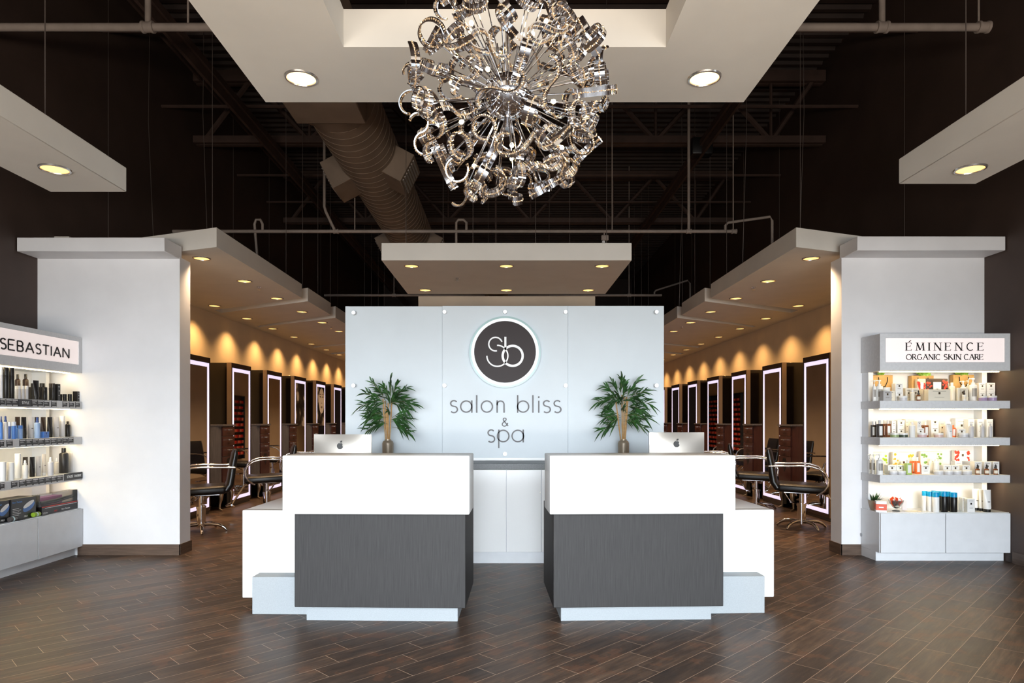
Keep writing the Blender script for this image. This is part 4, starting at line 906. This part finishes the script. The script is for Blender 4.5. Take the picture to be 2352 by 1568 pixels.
R1 = shelf_right(1, 940, s, [
 ('square',142,190,186,DKB,SIL,'dark brown bottle',1), ('square',192,232,186,DKB,SIL,'dark brown bottle',1), ('square',235,308,168,DKB,SIL,'dark brown bottle',0), ('square',318,366,168,AMB,SIL,'amber bottle with silver cap',2), ('square',366,430,164,AMB,SIL,'amber bottle with silver cap',1),
 ('box',432,492,288,WHT,EMB,'white carton',2), ('box',432,492,176,WHT,EMB,'white carton stacked on top',2,zr(940,288,s,2)), ('box',520,630,288,WHT,EMB,'white carton',2), ('box',520,630,170,WHT,EMB,'white carton stacked on top',2,zr(940,288,s,2)), ('box',640,690,148,CRM,EMB,'tall cream carton',2), ('box',692,780,150,CRM,EMB,'tall cream carton',3),
 ('jar',440,566,364,GRN,WHT,'green cream jar',0), ('jar',570,702,364,(74,84,70),WHT,'dark green cream jar',0), ('bottle',728,815,192,WHT,WHT,'white bottle with dark label',0),
 ('box',820,925,290,WHT,EMB,'cream carton',1), ('box',820,884,178,WHT,EMB,'cream carton stacked on top',1,zr(940,290,s,1)), ('jar',860,992,362,(206,178,178),WHT,'pink cream jar',0), ('square',890,934,190,AMB,WHT,'honey bottle with white cap',2), ('square',942,1010,190,AMB,WHT,'honey bottle with white cap',1),
 ('box',1034,1155,268,WHT,EMB,'white square carton',2), ('box',1034,1155,165,WHT,EMB,'white square carton stacked on top',2,zr(940,268,s,2)), ('jar',1116,1246,362,(214,186,178),WHT,'pale pink cream jar',0), ('box',1160,1248,186,CRM,EMB,'slim cream carton',2), ('box',1252,1340,188,WHT,EMB,'slim white carton',2), ('tube',1300,1392,230,WHT,WHT,'white tube with silver emblem',0),
 ('square',1378,1432,240,ORG,ORG,'orange bottle',1), ('box',1440,1568,296,WHT,EMB,'low white carton',1), ('jar',1496,1632,362,SIL,WHT,'silver cream jar',0), ('box',1408,1600,140,WHT,EMB,'large blank white carton',3),
 ('box',1606,1700,150,WHT,EMB,'tall white carton',2), ('bottle',1650,1720,214,SIL,SIL,'slim silver bottle',0), ('box',1746,1840,150,WHT,EMB,'tall white carton',2), ('bottle',1828,1882,214,SIL,SIL,'slim silver bottle',0), ('box',1886,1984,148,WHT,EMB,'tall white carton',2), ('bottle',1954,2006,214,SIL,SIL,'slim silver bottle',0)])
R2 = shelf_right(2, 1025, s, [
 ('gift',84,372,86,CRM,(150,180,40),'green leaf printed gift set',3), ('pump',94,146,116,WHT,WHT,'white pump bottle',2), ('pump',148,204,118,WHT,WHT,'white pump bottle',1), ('pump',224,320,116,WHT,WHT,'white pump bottle',0),
 ('box',372,496,284,WHT,EMB,'white carton',1), ('box',500,624,284,WHT,EMB,'white carton',1), ('jar',420,544,374,SIL,WHT,'silver cream jar',0), ('jar',548,670,374,SIL,WHT,'silver cream jar',0), ('gift',450,790,86,CRM,(240,170,50),'orange flower printed gift set',3),
 ('square',566,650,232,(190,206,120),WHT,'pale green bottle',2), ('square',668,748,206,(170,196,110),WHT,'pale green bottle',0), ('square',756,812,166,ORG,WHT,'orange bottle with white cap',2), ('square',820,884,166,ORG,WHT,'orange bottle with white cap',1), ('gift',880,1222,76,CRM,(110,150,70),'green fruit printed gift set',3),
 ('box',890,1014,282,WHT,EMB,'white carton',1), ('bottle',1030,1094,186,WHT,WHT,'white flower printed bottle',2), ('bottle',1102,1186,188,WHT,WHT,'white flower printed bottle',1), ('jar',1114,1248,368,SIL,WHT,'silver cream jar',0), ('box',1222,1342,286,WHT,EMB,'white carton',1), ('box',1346,1468,286,WHT,EMB,'white carton',1), ('jar',1264,1394,368,SIL,WHT,'silver cream jar',0), ('jar',1398,1526,368,SIL,WHT,'silver cream jar',0),
 ('box',1402,1510,226,WHT,EMB,'cream carton under the red dotted one',3), ('gift',1404,1644,58,WHT,(222,58,40),'white gift set with red dots',3,zr(1025,226,s,3)), ('box',1516,1636,286,WHT,EMB,'white carton',1), ('jar',1546,1686,368,SIL,WHT,'silver cream jar',0),
 ('box',1702,1812,230,WHT,EMB,'tall white carton',1), ('box',1848,1958,230,WHT,EMB,'tall white carton',1), ('box',1984,2082,230,WHT,EMB,'tall white carton',1), ('dropper',1752,1814,276,AMB,BLK,'brown dropper bottle',0), ('dropper',1892,1956,276,AMB,BLK,'brown dropper bottle',0), ('dropper',2030,2092,276,AMB,BLK,'brown dropper bottle',0)])
ROW = (.06, .115, .17, .24)
R3 = shelf_right(3, 1100, s, [
 ('can',928,1006,182,WHT,SKY,'white can with blue cap',2), ('can',1010,1090,194,WHT,SKY,'white can with blue cap',1), ('can',1090,1186,200,WHT,SKY,'white can with blue cap',0), ('can',1074,1150,178,BLK,SKY,'black can with blue cap',3), ('can',1156,1222,186,BLK,SKY,'black can with blue cap',2), ('can',1224,1312,188,BLK,SKY,'black can with blue cap',0), ('can',1310,1366,192,BLK,SKY,'black can with blue cap',1), ('can',1364,1462,204,BLK,SKY,'black can with blue cap',0),
 ('box',1470,1528,276,WHT,BLK,'small white carton',2), ('box',1530,1590,282,WHT,BLK,'small white carton',1), ('box',1600,1718,298,WHT,BLK,'small white carton',0), ('tube',1702,1804,150,WHT,BLK,'white tube with black cap',2), ('tube',1806,1872,158,WHT,BLK,'white tube with black cap',1), ('tube',1872,1986,166,WHT,BLK,'white tube with black cap',0)])
# leafy sprigs in the three paper bags
for k, (px0, px1, py0, py1) in enumerate(((250,350,75,120),(790,1075,65,170),(1350,1770,65,150))):
    Y = 6.22+.275; m = MB(); rnd = random.Random(k); xc, zc = at(1980+(px0+px1)/2/s, 845+py1/s, Y); z0 = az(845+112/s, Y)-.01
    for q in range(8 if k == 0 else 16):
        a = Vector((rnd.uniform(-.02,.02), rnd.uniform(-.012,.012), 0)); hw = (px1-px0)/s/FPX*Y/2; tx = rnd.uniform(-1,1)*hw; d = Vector((tx, rnd.uniform(-.035,.01), rnd.uniform(.02,.05)-abs(tx)*.1)); sd = d.cross(Vector((0,-1,.3))).normalized()*.022
        b = a+d*.55+Vector((0,0,.012)); c_ = a+d
        m.mesh([a, b+sd, c_, b-sd, b+Vector((0,-.006,0))], [(0,4,1),(1,4,2),(2,4,3),(3,4,0)])
    o = m.build('leaf_sprig', sprig_m, None, 0); o.location = (xc, Y, z0); tag(o, 'green leaf sprig standing in the %s kraft bag of the skin care display' % ('left','middle','right')[k], 'sprig', 'leaf sprigs in the paper bags')
# base top of the skin care display: planter, orange carton, glass bowl, cards
def RP(px, y): return ax(1980+px/s, 6.22+y)
o = thing('potted_succulent', 'spiky green plant in a beige pot at the left of the skin care display', 'potted plant', (RP(183,.2), 6.42, SH[3]))
MB().lathe([(.026,0),(.034,.01),(.047,.06),(.052,.092),(.047,.094),(.044,.08),(0,.078)], 22).build('pot', mottled('beige_pot', (176,160,140), .6, .05, 20.), o)
m = MB(); rnd = random.Random(5)
for q in range(46):
    a = rnd.uniform(0,2*PI); r = rnd.uniform(.2,1); L = rnd.uniform(.07,.115); d = Vector((math.cos(a)*r*.75, math.sin(a)*r*.75, 1.05-r*.75)).normalized(); b = Vector((math.cos(a)*.02*r, math.sin(a)*.02*r, .078)); sd = d.cross(Vector((0,0,1))).normalized()*.007; md = b+d*L*.4
    m.mesh([b+sd*.6, b-sd*.6, md+sd, md-sd, b+d*L], [(0,1,3,2),(2,3,4)])
m.build('foliage', leaf_m, o, 0)
o = thing('product_box', 'orange and white carton in front of the spiky plant', 'box', (RP(287,.075), 6.295, SH[3]), math.radians(-22)); MB().box(-.045,.045,-.045,.045,.018,.075,.001,1).build('sleeve', colmat((226,78,28)), o); MB().box(-.0445,.0445,-.0445,.0445,0,.018).box(-.0445,.0445,-.0445,.0445,.075,.102,.001,1).build('carton', colmat(WHT), o); MB().box(-.02,.02,-.0456,-.045,.04,.05).build('label', colmat(WHT), o)
o = thing('glass_bowl', 'footed clear glass bowl of orange sachets on the skin care display', 'bowl', (RP(525,.12), 6.34, SH[3]))
MB().lathe([(.034,0),(.032,.006),(.012,.010),(.012,.026),(.03,.036),(.058,.075),(.067,.104),(.064,.104),(.055,.076),(.028,.040),(.0,.034)], 24).build('bowl', glass_m, o)
rnd = random.Random(8)
for q in range(14):
    a = rnd.uniform(0,2*PI); rr_ = rnd.uniform(0,.036); t = MB().box(-.022,.022,-.003,.003,0,.055,.001,1).data('sachet', colmat((232,82,36) if q % 3 else WHT), 0)
    x = put('sachet', t, None, (o.location.x+math.cos(a)*rr_, o.location.y+math.sin(a)*rr_, SH[3]+.05+.035*rnd.random()), (rnd.uniform(-.7,.7), rnd.uniform(-.8,.8), rnd.uniform(0,3)))
    tag(x, ('orange' if q % 3 else 'white')+' sachet heaped in the footed glass bowl', 'sachet', ('orange' if q % 3 else 'white')+' sachets in the glass bowl')
o = MB().box(-.022,.022,-.006,.006,0,.09).build('card_stand', colmat((214,208,214))); o.location = (RP(650,.2), 6.42, SH[3]); tag(o, 'small upright card behind the right of the glass bowl', 'card')
o = MB().box(-.075,.075,-.05,.05,0,.002).build('leaflet', colmat(CRM)); o.location = (RP(790,.09), 6.31, SH[3]); o.rotation_euler = (0,0,.25); tag(o, 'flat leaflet lying beside the glass bowl', 'leaflet')

# hair care display: item edges in zoomed pixels (11.76 per photo pixel)
sl = 11.76
def LX_(zx, dep): return (4.16+dep)*FPX/(CX-zx/sl)-5.30
LROW = (.05, .115, .18, .26)
def shelf_left(shelf, y0, rows):
    out = []
    for kind, x0, x1, top, c, cap, desc, row, *ex in rows:
        y = LROW[row]; a, b = LX_(x0,y), LX_(x1,y); xc = (a+b)/2; Y = 5.30+xc
        w = (b-a)*(1. if kind in ('box','gift') else .62 if kind == 'tube' else .60); w = max(w, .02)
        zt = az(y0+top/sl, Y); zb = ex[0] if ex else None
        h = max(.03, zt-(SH[shelf] if zb is None else zb))
        if kind not in ('box','gift'): w = (x1-x0)/sl/FPX*Y*.86
        elif kind == 'box': w = (b-a)*.8
        o = product('L', shelf, kind, xc, y, w, h, c, cap, .045 if kind == 'box' else None, zb, -.25 if kind == 'tube' else 0.); out.append((o, desc, xc, kind))
    finish(out, 'L', shelf)
L0 = shelf_left(0, 840, [
 ('can',0,75,30,SIL,WHT,'tall white can',0), ('can',82,232,52,BLK,BLK,'tall black hairspray can',0), ('can',240,386,52,BLK,BLK,'tall black hairspray can',0), ('bottle',405,550,228,(46,30,24),BLK,'dark brown bottle',3), ('bottle',612,772,222,(46,30,24),BLK,'dark brown bottle',3),
 ('can',402,475,540,SIL,WHT,'short white can',1), ('can',460,560,535,SIL,WHT,'short white can',0), ('can',565,662,538,SIL,WHT,'short white can',0), ('can',668,766,540,SIL,WHT,'short white can',0), ('box',782,872,572,BLK,GRY,'small black carton',1), ('tube',872,1064,392,BLK,BLK,'large black tube',0),
 ('jar',832,905,470,(40,32,28),BLK,'dark pot behind the black tube',3), ('jar',1070,1212,468,(40,32,28),BLK,'dark pot behind the black pots',3), ('can',1052,1136,570,BLK,BLK,'short black pot',1), ('can',1132,1278,574,BLK,BLK,'wide black pot',0),
 ('can',1322,1402,472,BLK,(40,32,26),'slim black can',1), ('can',1380,1484,472,BLK,(40,32,26),'slim black can',0), ('box',1484,1578,488,BLK,WHT,'black carton with white swirl',0), ('jar',1582,1684,765,BLK,BLK,'small black jar',1), ('jar',1690,1806,765,BLK,BLK,'small black jar',0), ('jar',1830,1944,765,BLK,BLK,'small black jar',0),
 ('can',1592,1732,680,(40,32,28),BLK,'low black tin',3), ('can',1750,1872,680,(40,32,28),BLK,'low black tin',3), ('can',1892,2012,682,(40,32,28),BLK,'low black tin',2), ('box',2014,2118,690,BLK,GRY,'upright black carton',0)])
L1 = shelf_left(1, 940, [
 ('spray',-10,72,186,BLU,DBL,'clear capped blue spray bottle',0), ('spray',82,212,180,SIL,DBL,'clear capped silver spray bottle',0), ('can',222,292,340,DBL,(206,216,236),'blue can with pale cap',1), ('can',302,432,332,BLU,(206,216,236),'blue can with pale cap',0), ('bottle',420,482,430,BLU,BLU,'short blue bottle',1), ('can',488,612,430,(130,160,206),BLU,'short pale blue can',0),
 ('tube',392,556,200,(38,28,22),BLK,'black tube',2), ('tube',558,724,204,BLK,BLK,'black tube',1), ('tube',738,920,204,SIL,SIL,'silver white tube',1), ('tube',922,1062,206,(38,28,22),BLK,'black tube',3), ('spray',928,1086,214,(150,176,214),DBL,'metallic blue spray bottle',0), ('tube',1086,1246,206,(38,28,22),BLK,'black tube',2), ('box',1092,1282,600,BLU,DBL,'small blue carton',0), ('tube',1264,1430,206,BLK,BLK,'black tube',1),
 ('tube',1432,1604,210,SIL,SIL,'silver white tube',1), ('can',1606,1756,180,SIL,WHT,'tall white can with white cap',1), ('bottle',1760,1896,318,BLK,(60,50,40),'dark bottle with brown cap',1)])
L2 = shelf_left(2, 1020, [
 ('can',-20,160,478,WHT,WHT,'white canister',0), ('can',186,382,490,WHT,WHT,'white canister',0), ('can',396,570,250,WHT,WHT,'tall white canister',1), ('spray',600,756,430,WHT,WHT,'white pump spray bottle',0), ('tube',600,766,340,(40,34,30),BLK,'black tube',3), ('tube',790,952,338,BLK,BLK,'black tube',1),
 ('tube',956,1112,322,SIL,SIL,'silver tube with flat cap',1), ('tube',1118,1252,264,(222,216,208),WHT,'pale tube with white cap',1), ('spray',1284,1444,346,SIL,WHT,'silver white pump bottle',0), ('spray',1466,1592,368,(222,218,210),WHT,'cream spray bottle',1), ('bottle',1592,1850,100,(40,40,42),BLK,'large black shampoo bottle',1), ('bottle',1850,2034,80,(218,218,220),WHT,'large white shampoo bottle',1)])
# price tags on the shelf edges (parts of the display they are stuck to)
tags = ((0,((0,135),(160,325),(328,487),(860,1006),(1020,1166),(1188,1332),(1388,1530),(1695,1820),(1868,2002),(2038,2160))), (1,((0,112),(180,345),(528,690),(704,866),(874,1022),(1044,1196),(1208,1352),(1378,1526),(1542,1680),(1698,1832),(1854,1986))),
        (2,((0,120),(308,470),(518,688),(702,866),(884,1040),(1052,1202),(1218,1376),(1382,1532),(1542,1696))))
for sh, L in tags:
    for a, b in L:
        x0, x1 = LX_(a,-.003), LX_(b,-.003); z = SH[sh]
        t = MB().box(x0,x1,-.0035,-.0005,z-.060,z-.004).build('price_tag', tag_m, dL)
        MB().box(x0+.003,x1-.003,-.0042,-.0034,z-.016,z-.009).box(x0+.012,x1-.004,-.0042,-.0034,z-.058,z-.053).box(x0+.006,x0+(x1-x0)*.6,-.0042,-.0034,z-.026,z-.024).box(x0+.006,x0+(x1-x0)*.75,-.0042,-.0034,z-.034,z-.032).build('print', white_ink, t)
def big_tag(sh, a, b, words, z0, z1):
    x0, x1 = LX_(a,-.004), LX_(b,-.004); z = SH[sh]
    t = MB().box(x0,x1,-.007,-.0005,z+z0,z+z1,.001,1).build('shelf_label', tag_m, dL); m = MB()
    for u0, u1, w in words: caps(m, w, x0+(x1-x0)*u0, x0+(x1-x0)*u1, z+z0+(z1-z0)*.36, (z1-z0)*.32, .0035, .0035, -.0085, -.0069, False, .2)
    m.build('print', white_ink, t, 0)
big_tag(0, 500, 846, ((.24,.8,'STYLE'),), -.062, -.002)
big_tag(2, 1742, 2222, ((.12,.46,'STYLIST'),(.52,.93,'FAVORITE')), -.060, .006)
# boxed appliances on the base of the hair care display
def words(parent, name, text, x, z, size, m_, y=-.0005, shear=0.):
    cu = bpy.data.curves.new('t', 'FONT'); cu.body = text; cu.size = size; cu.extrude = .0004; cu.resolution_u = 3; cu.shear = shear
    t = bpy.data.objects.new('t', cu); COL.objects.link(t); bpy.context.view_layer.update()
    me = bpy.data.meshes.new_from_object(t.evaluated_get(bpy.context.evaluated_depsgraph_get())); bpy.data.objects.remove(t); me.materials.clear(); me.materials.append(m_)
    o = put(name, me, parent, (x, y, z), (PI/2,0,0)); return o
def Lbox(x0, x1, y, d, h, z=None): return (x0+x1)/2, x1-x0
lblue = colmat((84,140,206)); lwhite = colmat(WHT); lred = colmat((206,36,36))
def roller_box(a, b, y, label):
    x0, x1 = LX_(a,y), LX_(b,y); w = x1-x0; h = .185
    o = thing('appliance_box', label, 'box', (-4.16-y, 5.30+x0, SH[3]), PI/2, 'boxed hot rollers')
    MB().box(0,w,0,.16,0,h,.001,1).build('carton', colmat((26,26,28)), o)
    p = MB(); n = 20; base = [(w*.70+w*.24*math.cos(2*PI*k/n), h*.55+h*.2*math.sin(2*PI*k/n)+ (math.cos(2*PI*k/n))*h*.13) for k in range(n)]
    p.prism_xz(base, -.0012, -.0002); p.build('picture', colmat((66,112,176)), o, 0)
    q = MB(); q.prism_xz([(w*.69+w*.22*math.cos(2*PI*k/n), h*.66+h*.11*math.sin(2*PI*k/n)+math.cos(2*PI*k/n)*h*.13) for k in range(n)], -.002, -.0011); q.build('picture_lid', lwhite, o, 0)
    words(o, 'print', 'Nano Titanium', w*.04, h*.80, .019, lblue); words(o, 'print', 'BaByliss', w*.03, h*.05, .020, lblue); words(o, 'print', 'PRO', w*.50, h*.07, .022, lwhite, shear=.2)
    g = MB()
    for k in range(5): g.box(w*.05,w*(.30+.08*(k%2)),-.0008,-.0002,h*(.22+k*.075),h*(.22+k*.075)+.003)
    g.build('print', lwhite, o)
roller_box(-260, 288, .06, 'black box of hot rollers at the left on the hair care display')
roller_box(306, 972, .05, 'black box of hot rollers with a blue picture, right of the other one')
y = .15; x0, x1 = LX_(975,y), LX_(1600,y)
o = MB().box(0,x1-x0,0,.09,0,.145,.001,1).build('appliance_box', colmat((126,60,130))); o.location = (-4.16-y, 5.30+x0, SH[3]); o.rotation_euler = (0,0,PI/2); tag(o, 'purple appliance box behind the long black box on the hair care display', 'box')
y = .045; x0, x1 = LX_(1130,y), LX_(2112,y); w = x1-x0
o = thing('appliance_box', 'long black and red box with white lettering at the right of the hair care display', 'box', (-4.16-y, 5.30+x0, SH[3]), PI/2)
MB().box(0,w,0,.085,0,.073,.001,1).build('carton', colmat((24,22,24)), o); MB().box(.0,w,-.0008,-.0001,.066,.0725).build('red_edge', lred, o); MB().box(w*.08,w*.95,-.0012,-.0004,.055,.059).build('stripe', lwhite, o)
words(o, 'print', 'BaByliss', w*.02, .008, .022, lwhite); words(o, 'print', 'PRO', w*.32, .010, .022, lred, shear=.2); words(o, 'print', 'Nano Titanium', w*.52, .014, .020, lwhite)
c = thing('display_case', 'clear plastic case with a black straightener on top of the long black box', 'case', (-4.16-y, 5.30+x0, SH[3]+.073), PI/2)
MB().box(-.02,w,.003,.08,0,.11,.001,1).build('cover', clear_m, c)
o = thing('hair_straightener', 'slim black hair straightener inside the clear plastic case', 'hair straightener', (-4.16-y-.04, 5.30+x0+.02, SH[3]+.085), PI/2)
MB().tube([(0,0,.012),(w*.4,0,.014),(w*.9,0,.03)], [.016,.012,.007], 10).build('lower_arm', black_m, o); MB().tube([(0,0,.022),(w*.4,0,.03),(w*.9,0,.048)], [.014,.012,.007], 10).build('upper_arm', black_m, o)
for k, (a, b, c1, lab) in enumerate(((250,560,(70,64,62),'clear pack of a small dark tool at the front left of the hair display'), (890,1200,(140,170,50),'clear pack of a small lime green tool lying before the boxes'))):
    y = .03; x0, x1 = LX_(a,y), LX_(b,y); w = (x1-x0)
    o = thing('tool_pack', lab, 'tool pack', (-4.16-y, 5.30+x0, SH[3]), PI/2)
    MB().lathe([(.0,0),(.02,.001),(.021,.01),(.021,w*.5),(.018,w*.55),(0,w*.56)],14,(0,.0,.022),'x').build('tool_body', colmat(c1,.3), o); MB().box(w*.55,w*1.2,-.022,.022,0,.006,.001,1).build('blister', clear_m, o); MB().lathe([(.0215,0),(.0215,.014)],14,(w*.2,0,.022),'x').build('band', colmat((210,236,240)), o)
